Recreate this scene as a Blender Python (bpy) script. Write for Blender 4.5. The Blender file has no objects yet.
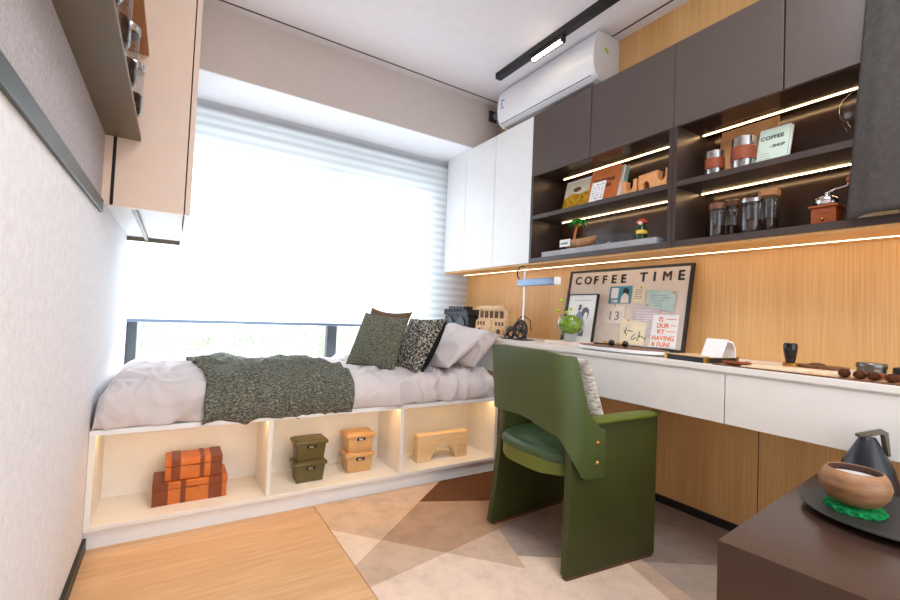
import bpy, bmesh, math, random
from mathutils import Vector, Matrix, noise
random.seed(4)
SC = bpy.context.scene
COL = SC.collection
PI = math.pi

# ---------------------------------------------------------------- materials
def lin(c):
    out = []
    for v in c[:3]:
        v = v / 255.0
        out.append(v / 12.92 if v <= 0.04045 else ((v + 0.055) / 1.055) ** 2.4)
    return (out[0], out[1], out[2], 1.0)

def base(name):
    m = bpy.data.materials.new(name); m.use_nodes = True
    nt = m.node_tree
    return m, nt, nt.nodes['Principled BSDF']

def N(nt, t, **kw):
    n = nt.nodes.new(t)
    for k, v in kw.items():
        if k in n.inputs: n.inputs[k].default_value = v
        else: setattr(n, k, v)
    return n

def coords(nt, scale=(1, 1, 1), rot=(0, 0, 0)):
    tc = N(nt, 'ShaderNodeTexCoord')
    mp = N(nt, 'ShaderNodeMapping')
    mp.inputs['Scale'].default_value = scale
    mp.inputs['Rotation'].default_value = rot
    nt.links.new(tc.outputs['Object'], mp.inputs['Vector'])
    return mp.outputs['Vector']

def ramp(nt, stops):
    r = N(nt, 'ShaderNodeValToRGB')
    e = r.color_ramp.elements
    while len(e) < len(stops): e.new(0.5)
    for el, (p, c) in zip(e, stops):
        el.position = p; el.color = lin(c)
    return r

def plain(name, c, rough=0.5, metal=0.0, var=0.06, nscale=18, bump=0.0, bscale=200, spec=0.5, coat=0.0):
    m, nt, b = base(name)
    v = coords(nt)
    n = N(nt, 'ShaderNodeTexNoise', Scale=nscale, Detail=3.0)
    nt.links.new(v, n.inputs['Vector'])
    lo = tuple(x * (1 - var) for x in c); hi = tuple(min(255, x * (1 + var * .6)) for x in c)
    r = ramp(nt, [(0.3, lo), (0.7, hi)])
    nt.links.new(n.outputs['Fac'], r.inputs['Fac'])
    nt.links.new(r.outputs['Color'], b.inputs['Base Color'])
    b.inputs['Roughness'].default_value = rough
    b.inputs['Metallic'].default_value = metal
    b.inputs['Specular IOR Level'].default_value = spec
    b.inputs['Coat Weight'].default_value = coat
    if bump:
        n2 = N(nt, 'ShaderNodeTexNoise', Scale=bscale, Detail=4.0)
        nt.links.new(v, n2.inputs['Vector'])
        bp = N(nt, 'ShaderNodeBump', Strength=bump, Distance=0.004)
        nt.links.new(n2.outputs['Fac'], bp.inputs['Height'])
        nt.links.new(bp.outputs['Normal'], b.inputs['Normal'])
    return m

def wood(name, dark, light, scale=(60, 60, 2), rough=0.45, big=(3, 3, .5), seam=None, spec=0.5):
    m, nt, b = base(name)
    v = coords(nt, scale)
    n = N(nt, 'ShaderNodeTexNoise', Scale=1.0, Detail=5.0, Roughness=0.6)
    nt.links.new(v, n.inputs['Vector'])
    v2 = coords(nt, big)
    n2 = N(nt, 'ShaderNodeTexNoise', Scale=1.0, Detail=2.0)
    nt.links.new(v2, n2.inputs['Vector'])
    mx = N(nt, 'ShaderNodeMath', operation='MULTIPLY_ADD')
    mx.inputs[1].default_value = 0.65
    nt.links.new(n.outputs['Fac'], mx.inputs[0])
    s2 = N(nt, 'ShaderNodeMath', operation='MULTIPLY'); s2.inputs[1].default_value = 0.35
    nt.links.new(n2.outputs['Fac'], s2.inputs[0]); nt.links.new(s2.outputs[0], mx.inputs[2])
    r = ramp(nt, [(0.35, dark), (0.65, light)])
    nt.links.new(mx.outputs[0], r.inputs['Fac'])
    nt.links.new(r.outputs['Color'], b.inputs['Base Color'])
    b.inputs['Roughness'].default_value = rough
    b.inputs['Specular IOR Level'].default_value = spec
    return m

def emit(name, c, s):
    m = bpy.data.materials.new(name); m.use_nodes = True
    nt = m.node_tree; nt.nodes.clear()
    e = N(nt, 'ShaderNodeEmission', Color=lin(c), Strength=s)
    o = N(nt, 'ShaderNodeOutputMaterial')
    nt.links.new(e.outputs[0], o.inputs[0])
    return m

def glass(name, tint=(255, 255, 255), refl=1.0, opac=0.0):
    m = bpy.data.materials.new(name); m.use_nodes = True
    nt = m.node_tree; nt.nodes.clear()
    t = N(nt, 'ShaderNodeBsdfTransparent', Color=lin(tint))
    g = N(nt, 'ShaderNodeBsdfGlossy', Roughness=0.02)
    lw = N(nt, 'ShaderNodeLayerWeight', Blend=.5)
    f = N(nt, 'ShaderNodeMath', operation='POWER'); f.inputs[1].default_value = 3.0
    nt.links.new(lw.outputs['Facing'], f.inputs[0])
    k = N(nt, 'ShaderNodeMath', operation='MULTIPLY_ADD'); k.inputs[1].default_value = .55 * refl; k.inputs[2].default_value = .05 * refl
    x = N(nt, 'ShaderNodeMixShader'); o = N(nt, 'ShaderNodeOutputMaterial')
    nt.links.new(f.outputs[0], k.inputs[0]); nt.links.new(k.outputs[0], x.inputs[0])
    nt.links.new(t.outputs[0], x.inputs[1]); nt.links.new(g.outputs[0], x.inputs[2])
    nt.links.new(x.outputs[0], o.inputs[0])
    return m

def speckle(name, stops, scale=120, rough=0.9, stretch=(1, 1, 1), bump=0.6, detail=2.0):
    m, nt, b = base(name)
    v = coords(nt, stretch)
    n = N(nt, 'ShaderNodeTexNoise', Scale=scale, Detail=detail, Roughness=0.7)
    nt.links.new(v, n.inputs['Vector'])
    r = ramp(nt, stops)
    nt.links.new(n.outputs['Fac'], r.inputs['Fac'])
    nt.links.new(r.outputs['Color'], b.inputs['Base Color'])
    b.inputs['Roughness'].default_value = rough
    b.inputs['Specular IOR Level'].default_value = 0.15
    bp = N(nt, 'ShaderNodeBump', Strength=bump, Distance=0.004)
    nt.links.new(n.outputs['Fac'], bp.inputs['Height'])
    nt.links.new(bp.outputs['Normal'], b.inputs['Normal'])
    return m

def weave(name, stops, sx=90, sy=90, rough=0.95):
    """knit or woven cloth: crossed wave bands broken up by noise"""
    m, nt, b = base(name)
    v = coords(nt)
    w1 = N(nt, 'ShaderNodeTexWave', Scale=sx, Distortion=3.0, bands_direction='X'); w1.inputs['Detail Scale'].default_value = 3.0
    w2 = N(nt, 'ShaderNodeTexWave', Scale=sy, Distortion=3.0, bands_direction='Y'); w2.inputs['Detail Scale'].default_value = 3.0
    n = N(nt, 'ShaderNodeTexNoise', Scale=70.0, Detail=4.0)
    for q in (w1, w2, n): nt.links.new(v, q.inputs['Vector'])
    a = N(nt, 'ShaderNodeMath', operation='MULTIPLY')
    nt.links.new(w1.outputs['Fac'], a.inputs[0]); nt.links.new(w2.outputs['Fac'], a.inputs[1])
    c = N(nt, 'ShaderNodeMath', operation='MULTIPLY_ADD'); c.inputs[1].default_value = 0.55
    nt.links.new(a.outputs[0], c.inputs[0])
    d = N(nt, 'ShaderNodeMath', operation='MULTIPLY'); d.inputs[1].default_value = 0.75
    nt.links.new(n.outputs['Fac'], d.inputs[0]); nt.links.new(d.outputs[0], c.inputs[2])
    r = ramp(nt, stops)
    nt.links.new(c.outputs[0], r.inputs['Fac'])
    nt.links.new(r.outputs['Color'], b.inputs['Base Color'])
    b.inputs['Roughness'].default_value = rough
    b.inputs['Specular IOR Level'].default_value = 0.1
    bp = N(nt, 'ShaderNodeBump', Strength=0.8, Distance=0.004)
    nt.links.new(c.outputs[0], bp.inputs['Height']); nt.links.new(bp.outputs['Normal'], b.inputs['Normal'])
    return m

M = {}
M['wall_white'] = plain('wall_white', (236, 236, 240), .85, var=.03, nscale=40, bump=.35, bscale=90, spec=.2)
M['beam'] = plain('beam_paint', (204, 193, 187), .8, var=.01, spec=.2)
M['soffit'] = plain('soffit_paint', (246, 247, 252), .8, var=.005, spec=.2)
M['ceiling'] = plain('ceiling_paint', (236, 232, 236), .85, var=.01, spec=.2)
M['oak_wall'] = wood('oak_veneer', (210, 154, 92), (236, 190, 128), (150, 150, 2.5), .5, (6, 6, .6))
M['floor'] = wood('light_oak_floor', (214, 164, 116), (234, 190, 142), (5, 55, 10), .42, (1.2, 9, 1))
M['black'] = plain('black_paint', (24, 24, 26), .45)
M['black_gloss'] = plain('black_gloss', (16, 17, 20), .2)
M['dark_metal'] = plain('dark_grey_metal', (66, 74, 74), .4, .3)
M['felt'] = plain('grey_felt', (182, 176, 178), .95, var=.08, nscale=140, bump=.4, bscale=260, spec=.1)
M['peach'] = plain('peach_laminate', (222, 196, 177), .32, var=.01)
M['bronze'] = plain('bronze_shelf', (104, 92, 70), .38, var=.03)
M['warm_lit_shelf'] = plain('warm_lit_shelf', (168, 106, 48), .4, var=.05)  # bronze shelf finish with warm light from below put into its colour
M['white_lam'] = plain('white_laminate', (238, 238, 238), .4, var=.01)
M['cream_lam'] = plain('cream_laminate', (238, 232, 222), .5, var=.01)
M['white_edge'] = plain('white_edge', (240, 238, 236), .45, var=.01)
M['dark_lam'] = plain('dark_brown_laminate', (84, 73, 69), .42, var=.02)
M['niche'] = plain('niche_brown', (58, 42, 34), .22, var=.04)
M['shelf_dark'] = plain('shelf_edge', (66, 56, 53), .4, var=.04)
M['side_dark'] = plain('niche_side', (62, 50, 46), .35, var=.04)
M['desk'] = plain('desk_white', (236, 230, 224), .4, var=.01)
M['gap'] = plain('dark_gap', (20, 18, 18), .8)
M['frame'] = plain('window_frame_grey', (62, 68, 74), .45)
M['ac_white'] = plain('ac_plastic', (240, 240, 244), .3, var=.005)
M['ac_grey'] = plain('ac_grey', (205, 200, 198), .4, var=.005)
M['chair_green'] = plain('green_leather', (58, 64, 20), .5, var=.1, nscale=5, bump=.12, bscale=300)
M['chair_shell'] = plain('green_shell_leather', (72, 86, 42), .48, var=.06, nscale=4, bump=.1, bscale=300)
M['chair_seat'] = plain('green_seat_leather', (58, 84, 50), .42, var=.1, nscale=6, bump=.1, bscale=300)
M['arm_green'] = plain('green_arm_pad', (98, 106, 30), .5, var=.08, nscale=8, bump=.1, bscale=300)
M['brass'] = plain('brass', (196, 150, 84), .3, 1.0)
M['bedding'] = plain('lilac_grey_cotton', (218, 208, 206), .85, var=.04, nscale=6, bump=.15, bscale=160, spec=.2)
M['pillow_grey'] = plain('grey_pillow_cotton', (198, 186, 182), .85, var=.06, nscale=9, bump=.15, bscale=160, spec=.2)
M['throw'] = speckle('dark_green_woven_wool', [(.3, (38, 40, 34)), (.47, (90, 93, 84)), (.6, (136, 134, 116)), (.75, (200, 188, 160))], 150, stretch=(.55, 1.3, 1.3), bump=1.2, detail=3)
M['cush_green'] = speckle('grey_green_boucle', [(.3, (50, 52, 42)), (.5, (96, 96, 80)), (.72, (150, 148, 130))], 150)
M['cush_brown'] = plain('brown_linen', (112, 88, 68), .9, var=.1, nscale=60, bump=.3, spec=.1)
M['cush_pattern'] = speckle('black_beige_print', [(.42, (30, 32, 32)), (.50, (84, 84, 78)), (.56, (170, 162, 146)), (.68, (216, 206, 188))], 90, detail=4)
M['cush_black'] = plain('black_cotton', (30, 30, 33), .9, spec=.1)
M['knit'] = speckle('cream_ribbed_knit', [(.3, (130, 118, 106)), (.5, (204, 194, 182)), (.7, (232, 224, 214))], 60, stretch=(.6, .6, 2.4))
M['crate_orange'] = wood('orange_leather', (190, 96, 28), (208, 116, 44), (30, 30, 30), .4)
M['crate_dark'] = wood('chestnut_leather', (112, 50, 18), (134, 62, 24), (30, 30, 30), .4)
M['box_olive'] = plain('olive_plastic', (96, 84, 42), .4, var=.03)
M['box_tan'] = plain('tan_plastic', (212, 164, 108), .4, var=.03)
M['pale_wood'] = wood('pale_beech', (220, 184, 136), (238, 208, 164), (8, 60, 60), .5)
M['bus_wood'] = wood('bus_plywood', (196, 150, 98), (224, 184, 132), (40, 40, 40), .5)
M['bus_dark'] = plain('bus_cutout', (92, 58, 30), .8)
M['kit_black'] = plain('black_plywood', (36, 38, 42), .55, var=.15)
M['kit_black2'] = plain('black_plywood_light', (60, 64, 72), .5, var=.1)
M['chrome'] = plain('chrome', (212, 212, 216), .15, 1.0, var=.01)
M['lamp_blue'] = plain('blue_grey_metal', (128, 146, 172), .3, .4, var=.03)
M['paper'] = plain('white_paper', (240, 238, 236), .8, var=.01)
M['board_bg'] = plain('pin_board_cream', (224, 208, 194), .8, var=.02)
M['ink'] = plain('black_ink', (28, 28, 30), .7)
M['ink_grey'] = plain('grey_ink', (150, 144, 138), .8)
M['ink_orange'] = plain('orange_ink', (236, 134, 84), .7)
M['lilac_ink'] = plain('lilac_ink', (140, 138, 168), .8)
M['violet_ink'] = plain('violet_ink', (104, 96, 112), .8)
M['card_teal'] = plain('teal_card', (72, 142, 160), .7)
M['card_mint'] = plain('mint_card', (184, 208, 200), .8)
M['card_cream'] = plain('cream_card', (238, 222, 190), .8)
M['card_lilac'] = plain('lilac_card', (206, 192, 194), .8)
M['card_pale'] = plain('pale_card', (230, 220, 208), .8)
M['skin'] = plain('pale_figure', (236, 222, 206), .8)
M['pin'] = plain('orange_pin', (230, 160, 90), .5)
M['leaf'] = speckle('green_moss', [(.3, (84, 120, 14)), (.6, (140, 176, 36)), (.8, (176, 204, 70))], 60)
M['leaf_yellow'] = plain('yellow_green_leaf', (190, 200, 40), .6)
M['stem'] = plain('stem', (120, 140, 60), .6)
M['pink_book'] = plain('pale_pink_cover', (236, 216, 200), .6)
M['walnut'] = wood('walnut', (92, 56, 34), (130, 84, 52), (20, 60, 20), .4)
M['terracotta'] = wood('leather_band', (128, 56, 26), (146, 70, 34), (20, 20, 20), .6)
M['tan_cover'] = plain('tan_cover', (222, 188, 138), .6)
M['leather_mat'] = plain('tan_leather_mat', (222, 184, 146), .55, var=.05)
M['fur'] = speckle('brown_bristle', [(.3, (48, 26, 14)), (.7, (98, 56, 34))], 300)
M['steel'] = plain('brushed_steel', (178, 176, 174), .25, 1.0, var=.03)
M['tin'] = plain('dark_tin', (120, 118, 116), .3, .9, var=.1)
M['table_brown'] = plain('dark_brown_lacquer', (64, 46, 40), .26, var=.02)
M['plate_black'] = plain('black_stoneware', (40, 38, 37), .45, var=.05)
M['kettle'] = plain('kettle_blue_black', (24, 27, 35), .3, var=.05)
M['kettle_handle'] = wood('dark_olive_wood', (76, 66, 50), (98, 86, 66), (30, 30, 30), .5)
M['coconut'] = wood('coconut_shell', (122, 80, 50), (180, 132, 92), (14, 14, 60), .45, (9, 9, 9))
M['coconut_in'] = plain('coconut_inside', (84, 54, 36), .5)
M['cream_fill'] = plain('white_filling', (240, 236, 232), .5)
M['green_felt'] = speckle('emerald_felt', [(.3, (6, 104, 52)), (.7, (40, 168, 96))], 120)
M['coat'] = plain('charcoal_wool', (108, 103, 101), .95, var=.08, nscale=50, bump=.2, bscale=260, spec=.1)
M['glass'] = glass('clear_glass', (250, 252, 252), 1.0)
M['jar_glass'] = glass('jar_glass', (240, 243, 244), 1.5)
M['beans'] = speckle('coffee_beans', [(.35, (28, 16, 10)), (.7, (72, 44, 28))], 160)
M['book_orange'] = plain('orange_cover', (226, 128, 70), .5, var=.03)
M['book_sky'] = plain('photo_sky', (226, 214, 186), .5, var=.05)
M['book_field'] = speckle('photo_field', [(.3, (120, 90, 20)), (.5, (190, 140, 30)), (.75, (226, 182, 70))], 40, bump=0)
M['book_aqua'] = plain('aqua_cover', (150, 200, 200), .5)
M['kraft'] = plain('kraft_board', (238, 172, 112), .7, var=.05)
M['mint_board'] = plain('mint_menu', (206, 222, 208), .6, var=.02)
M['terr_wood'] = wood('orange_beech', (206, 140, 84), (224, 164, 108), (50, 50, 50), .5)
M['grey_plank'] = plain('grey_plank', (160, 160, 164), .5, var=.05)
M['palm_green'] = plain('palm_green', (40, 196, 76), .5)
M['trunk'] = plain('palm_trunk', (196, 112, 48), .6)
M['bowl_wood'] = wood('bowl_wood', (130, 88, 54), (184, 136, 92), (40, 40, 40), .5)
M['bottle_green'] = plain('bottle_green', (36, 60, 30), .25)
M['red'] = plain('red_paint', (196, 66, 34), .4)
M['yellow'] = plain('yellow_paint', (236, 196, 60), .5)
M['mill_wood'] = wood('mill_wood', (132, 62, 22), (156, 80, 34), (40, 40, 10), .4)
M['led'] = emit('warm_led', (255, 208, 150), 20)
M['led_under'] = emit('warm_led_under', (255, 224, 180), 9)
M['led_bed'] = emit('warm_led_bed', (255, 206, 140), 17)
M['led_spot'] = emit('spot_led', (255, 236, 205), 14)
M['sticker_blue'] = plain('sticker_blue', (96, 160, 214), .5)
M['sticker_green'] = plain('sticker_green', (150, 176, 30), .5)
M['ground'] = plain('pale_paving', (226, 226, 220), .9, var=.06, nscale=2)
M['rail_white'] = plain('rail_white', (220, 222, 224), .5)
M['shrub'] = speckle('shrub_leaves', [(.3, (150, 160, 138)), (.7, (206, 212, 192))], 14)
RUG = {k: speckle('rug_' + k, [(.3, tuple(x * .91 for x in c)), (.52, c), (.75, tuple(min(255, x * 1.05) for x in c))], 9, .95, bump=.2, detail=6)
       for k, c in dict(cream=(242, 216, 190), tan=(222, 188, 156), mid=(188, 152, 122), dark=(112, 74, 50), grey=(184, 164, 150),
                        taupe=(152, 134, 122), pale=(240, 214, 192), sand=(214, 184, 158)).items()}

# translucent blind with horizontal bands
def blind_material():
    m = bpy.data.materials.new('sheer_blind_fabric'); m.use_nodes = True
    nt = m.node_tree; nt.nodes.clear()
    tc = N(nt, 'ShaderNodeTexCoord')
    sp = N(nt, 'ShaderNodeSeparateXYZ'); nt.links.new(tc.outputs['Object'], sp.inputs[0])
    mu = N(nt, 'ShaderNodeMath', operation='MULTIPLY'); mu.inputs[1].default_value = 2 * PI / 0.058
    nt.links.new(sp.outputs['Z'], mu.inputs[0])
    si = N(nt, 'ShaderNodeMath', operation='SINE'); nt.links.new(mu.outputs[0], si.inputs[0])
    ma = N(nt, 'ShaderNodeMath', operation='MULTIPLY_ADD'); ma.inputs[1].default_value = .5; ma.inputs[2].default_value = .5
    nt.links.new(si.outputs[0], ma.inputs[0])
    r = ramp(nt, [(0.2, (206, 212, 220)), (0.7, (236, 240, 244))])
    nt.links.new(ma.outputs[0], r.inputs['Fac'])
    d = N(nt, 'ShaderNodeBsdfDiffuse', Color=lin((214, 212, 214)))
    t = N(nt, 'ShaderNodeBsdfTranslucent'); nt.links.new(r.outputs['Color'], t.inputs['Color'])
    x = N(nt, 'ShaderNodeMixShader'); x.inputs[0].default_value = .6
    o = N(nt, 'ShaderNodeOutputMaterial')
    nt.links.new(d.outputs[0], x.inputs[1]); nt.links.new(t.outputs[0], x.inputs[2]); nt.links.new(x.outputs[0], o.inputs[0])
    return m
M['blind'] = blind_material()

# ---------------------------------------------------------------- mesh helpers
def box(bm, x0, x1, y0, y1, z0, z1, bev=0.0, seg=2):
    vs = [bm.verts.new(p) for p in ((x0, y0, z0), (x1, y0, z0), (x1, y1, z0), (x0, y1, z0), (x0, y0, z1), (x1, y0, z1), (x1, y1, z1), (x0, y1, z1))]
    fs = [bm.faces.new([vs[i] for i in f]) for f in ((3, 2, 1, 0), (4, 5, 6, 7), (0, 1, 5, 4), (1, 2, 6, 5), (2, 3, 7, 6), (3, 0, 4, 7))]
    if bev:
        es = list({e for f in fs for e in f.edges})
        bmesh.ops.bevel(bm, geom=es, offset=bev, segments=seg, profile=.5, affect='EDGES')
    return bm

def B(*a, **k):
    return box(bmesh.new(), *a, **k)

def lathe(bm, prof, c, n=32, axis=Vector((0, 0, 1))):
    """prof: (radius, height) list, around the axis through c"""
    axis = Vector(axis).normalized()
    ref = Vector((1, 0, 0)) if abs(axis.x) < .9 else Vector((0, 1, 0))
    u = axis.cross(ref).normalized(); w = axis.cross(u)
    c = Vector(c); rings = []
    for r, h in prof:
        if r < 1e-5: rings.append([bm.verts.new(c + axis * h)])
        else: rings.append([bm.verts.new(c + axis * h + (u * math.cos(2 * PI * k / n) + w * math.sin(2 * PI * k / n)) * r) for k in range(n)])
    for a, b in zip(rings, rings[1:]):
        for k in range(n):
            k2 = (k + 1) % n
            if len(a) == 1 and len(b) == 1: continue
            if len(a) == 1: bm.faces.new((a[0], b[k], b[k2]))
            elif len(b) == 1: bm.faces.new((a[k], a[k2], b[0]))
            else: bm.faces.new((a[k], a[k2], b[k2], b[k]))
    bmesh.ops.recalc_face_normals(bm, faces=bm.faces)
    return bm

def cyl(bm, c, r, h, n=28, axis=(0, 0, 1), bev=0.0):
    b = bev or min(r, abs(h)) * .04
    return lathe(bm, [(0, 0), (r - b, 0), (r, b), (r, h - b), (r - b, h), (0, h)], c, n, axis)

def tube(bm, pts, r, n=8, closed=False):
    pts = [Vector(p) for p in pts]; rings = []
    L = len(pts)
    prev = None
    for i, p in enumerate(pts):
        if closed: t = pts[(i + 1) % L] - pts[i - 1]
        else: t = pts[min(i + 1, L - 1)] - pts[max(i - 1, 0)]
        t.normalize()
        if prev is None:
            ref = Vector((0, 0, 1)) if abs(t.z) < .9 else Vector((1, 0, 0))
            u = t.cross(ref).normalized()
        else:
            u = (prev - t * prev.dot(t)).normalized()
        prev = u; w = t.cross(u)
        rr = r[i] if isinstance(r, (list, tuple)) else r
        rings.append([bm.verts.new(p + (u * math.cos(2 * PI * k / n) + w * math.sin(2 * PI * k / n)) * rr) for k in range(n)])
    m = L if closed else L - 1
    for i in range(m):
        a, b = rings[i], rings[(i + 1) % L]
        for k in range(n):
            bm.faces.new((a[k], a[(k + 1) % n], b[(k + 1) % n], b[k]))
    if not closed:
        bm.faces.new(rings[0][::-1]); bm.faces.new(rings[-1])
    bmesh.ops.recalc_face_normals(bm, faces=bm.faces)
    return bm

def frame_mat(o, right, up):
    right = Vector(right).normalized(); up = Vector(up).normalized()
    n = right.cross(up).normalized(); up = n.cross(right)
    m = Matrix((right, up, n)).transposed().to_4x4(); m.translation = Vector(o)
    return m

def prism(bm, outline, depth, mtx=None, bev=0.0):
    """outline in a local x/y plane, extruded along local +z by depth"""
    a = [bm.verts.new((x, y, 0)) for x, y in outline]
    b = [bm.verts.new((x, y, depth)) for x, y in outline]
    n = len(a)
    fs = [bm.faces.new(a[::-1]), bm.faces.new(b)]
    for i in range(n): fs.append(bm.faces.new((a[i], a[(i + 1) % n], b[(i + 1) % n], b[i])))
    if bev:
        es = list(set(fs[0].edges) | set(fs[1].edges))
        bmesh.ops.bevel(bm, geom=es, offset=bev, segments=2, profile=.5, affect='EDGES')
    vs = bm.verts if mtx is None else None
    if mtx is not None:
        new = set(a) | set(b)
        allv = {v for f in bm.faces for v in f.verts if f.is_valid} if bev else new
        for v in allv: v.co = mtx @ v.co
    bmesh.ops.recalc_face_normals(bm, faces=bm.faces)
    return bm

def sphere(bm, c, r, sx=1, sy=1, sz=1, n=20):
    m = Matrix.Translation(Vector(c)) @ Matrix.Diagonal((sx, sy, sz, 1))
    bmesh.ops.create_uvsphere(bm, u_segments=n, v_segments=max(6, n // 2), radius=r, matrix=m)
    return bm

def grid(bm, nu, nv, f, close_u=False):
    vs = [[bm.verts.new(f(i / nu, j / nv)) for j in range(nv + 1)] for i in range(nu + 1)]
    for i in range(nu):
        for j in range(nv):
            bm.faces.new((vs[i][j], vs[i + 1][j], vs[i + 1][j + 1], vs[i][j + 1]))
    return bm

WL = {}
def wloc(o): return WL.get(o.name, Vector((0, 0, 0)))

def obj(name, bm, m, parent=None, smooth=False, angle=None, origin=True):
    me = bpy.data.meshes.new(name)
    off = Vector((0, 0, 0))
    if parent is not None: off = wloc(parent)
    elif origin and len(bm.verts):
        xs = [v.co.x for v in bm.verts]; ys = [v.co.y for v in bm.verts]; zs = [v.co.z for v in bm.verts]
        off = Vector(((min(xs) + max(xs)) / 2, (min(ys) + max(ys)) / 2, min(zs)))
    if off.length: bmesh.ops.translate(bm, verts=bm.verts, vec=-off)
    bm.to_mesh(me); bm.free()
    for mm in (m if isinstance(m, (list, tuple)) else [m]): me.materials.append(mm if not isinstance(mm, str) else M[mm])
    if smooth:
        for p in me.polygons: p.use_smooth = True
        if angle:
            me.set_sharp_from_angle(angle=math.radians(angle))
    o = bpy.data.objects.new(name, me); COL.objects.link(o)
    if parent is not None:
        o.parent = parent; WL[o.name] = off
    else:
        o.location = off; WL[o.name] = off
    return o

def tag(o, label, cat, group=None, kind=None):
    o['label'] = label; o['category'] = cat
    if group: o['group'] = group
    if kind: o['kind'] = kind
    return o

def thing(name, loc, label, cat, group=None):
    o = bpy.data.objects.new(name, None); COL.objects.link(o)
    o.location = loc; WL[o.name] = Vector(loc); o.empty_display_size = .05
    return tag(o, label, cat, group)

def struct(name, bm, m, **k):
    o = obj(name, bm, m, origin=False, **k); o['kind'] = 'structure'; return o

def structE(name, loc=(0, 0, 0)):
    o = bpy.data.objects.new(name, None); COL.objects.link(o); o.location = loc; WL[o.name] = Vector(loc); o['kind'] = 'structure'; return o

def copy_tree(o, delta, label=None, rotz=0):
    c = o.copy(); COL.objects.link(c)
    c.location = o.location + Vector(delta); c.rotation_euler[2] += rotz
    if label: c['label'] = label
    for ch in list(o.children):
        d = ch.copy(); COL.objects.link(d); d.parent = c
        for g in list(ch.children):
            e = g.copy(); COL.objects.link(e); e.parent = d
    return c

def text_bm(s, size, mtx, bold=0.0, depth=0.0015, align='LEFT', spacing=1.0):
    cu = bpy.data.curves.new('t', 'FONT'); cu.body = s; cu.size = size; cu.offset = bold; cu.extrude = depth / 2
    cu.align_x = align; cu.space_character = spacing
    o = bpy.data.objects.new('t', cu); COL.objects.link(o)
    dg = bpy.context.evaluated_depsgraph_get(); dg.update()
    me = bpy.data.meshes.new_from_object(o.evaluated_get(dg))
    bm = bmesh.new(); bm.from_mesh(me)
    bpy.data.objects.remove(o); bpy.data.curves.remove(cu); bpy.data.meshes.remove(me)
    bmesh.ops.transform(bm, matrix=mtx @ Matrix.Translation((0, 0, depth / 2)), verts=bm.verts)
    return bm

def join(*bms):
    out = bmesh.new()
    for b in bms:
        me = bpy.data.meshes.new('j'); b.to_mesh(me); b.free(); out.from_mesh(me); bpy.data.meshes.remove(me)
    return out

def rect(x0, x1, y0, y1): return [(x0, y0), (x1, y0), (x1, y1), (x0, y1)]

# ---------------------------------------------------------------- room
W, H, L = 2.42, 2.609, 3.20
YB = -1.6
struct('floor', B(-.1, W + .1, YB, L + .2, -.1, 0), 'floor')
struct('wall_left', B(-.12, 0, YB, L + .2, 0, H + .1), 'wall_white')
struct('wall_right', B(W, W + .12, YB, L + .2, 0, H + .1), 'oak_wall')
struct('ceiling', B(-.1, W + .1, YB, L + .2, H, H + .1), 'ceiling')
bm = bmesh.new()
box(bm, 0, W, 3.065, L + .25, 0, .48); box(bm, 0, W, L, L + .25, 2.07, H); box(bm, 2.15, W, L, L + .25, .48, 2.07)
struct('wall_window', bm, 'wall_white')
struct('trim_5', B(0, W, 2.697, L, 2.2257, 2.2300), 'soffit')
struct('trim_1', B(0, W, 2.695, L, 2.2300, H), 'beam')          # dropped beam over the blind
struct('trim_2', B(0, W, 2.620, 2.630, H - .002, H + .01), 'black')
struct('trim_3', B(2.345, 2.355, YB, 2.620, H - .002, H + .01), 'black')
struct('baseboard_left', B(0, .012, YB, 1.99, 0, .045), 'black')
struct('baseboard_right', B(W - .012, W, YB, 1.99, 0, .04), 'black')
struct('trim_4', B(2.4192, 2.421, .801, .804, .04, .58), 'gap')  # veneer joint under the desk

win = structE('window_1', (0, 0, 0))
fb = bmesh.new()
for x0, x1 in ((.001, .054), (1.255, 1.328), (2.10, 2.149)): box(fb, x0, x1, 3.27, 3.33, .481, 2.069, .004)
for z0, z1 in ((.481, .515), (2.02, 2.069)): box(fb, .001, 2.149, 3.272, 3.328, z0, z1)
obj('window_frame', fb, 'frame', win)
obj('pane', B(.05, 1.26, 3.298, 3.302, .51, 2.03), 'glass', win)
obj('pane', B(1.32, 2.11, 3.298, 3.302, .51, 2.03), 'glass', win)

# outside
struct('ground', B(-14, 16, L + .2, 30, -.3, -.2), 'ground')
rl = thing('balcony_railing', (1.2, 4.6, -.2), 'thin white balcony railing outside the window', 'railing')
obj('top_rail', B(-4, 7, 4.58, 4.62, .86, .90), 'rail_white', rl)
obj('bottom_rail', B(-4, 7, 4.585, 4.615, -.08, -.05), 'rail_white', rl)
for i in range(40):
    x = -1.4 + i * .14
    obj('baluster', cyl(bmesh.new(), (x, 4.6, -.2), .007, 1.07, 8), 'rail_white', rl)
first = None
spots = [(-1.5, 8.2, .66), (.2, 8.6, .7), (1.75, 8.0, .6), (3.2, 8.7, .66), (4.8, 8.3, .68), (6.4, 8.6, .62)]
names = ['pale rounded shrub outside the window, nearest the left wall', 'pale shrub outside seen below the blind, second from the left wall',
         'pale shrub outside below the middle of the blind', 'pale shrub outside just left of the dark window post',
         'pale shrub outside just right of the dark window post', 'pale shrub outside behind the cushions']
for (x, y, s), lb in zip(spots, names):
    b = bmesh.new()
    bmesh.ops.create_icosphere(b, subdivisions=4, radius=1, matrix=Matrix.Translation((x, y, .25)) @ Matrix.Diagonal((s, .6, .5, 1)))
    for v in b.verts:
        d = noise.noise(v.co * 3) * .14 + noise.noise(v.co * 9) * .07
        v.co += (v.co - Vector((x, y, .25))).normalized() * d
        v.co.z = max(v.co.z, -.2)
    tag(obj('shrub', b, 'shrub', smooth=True), lb, 'shrub', 'shrubs outside the window')

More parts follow.
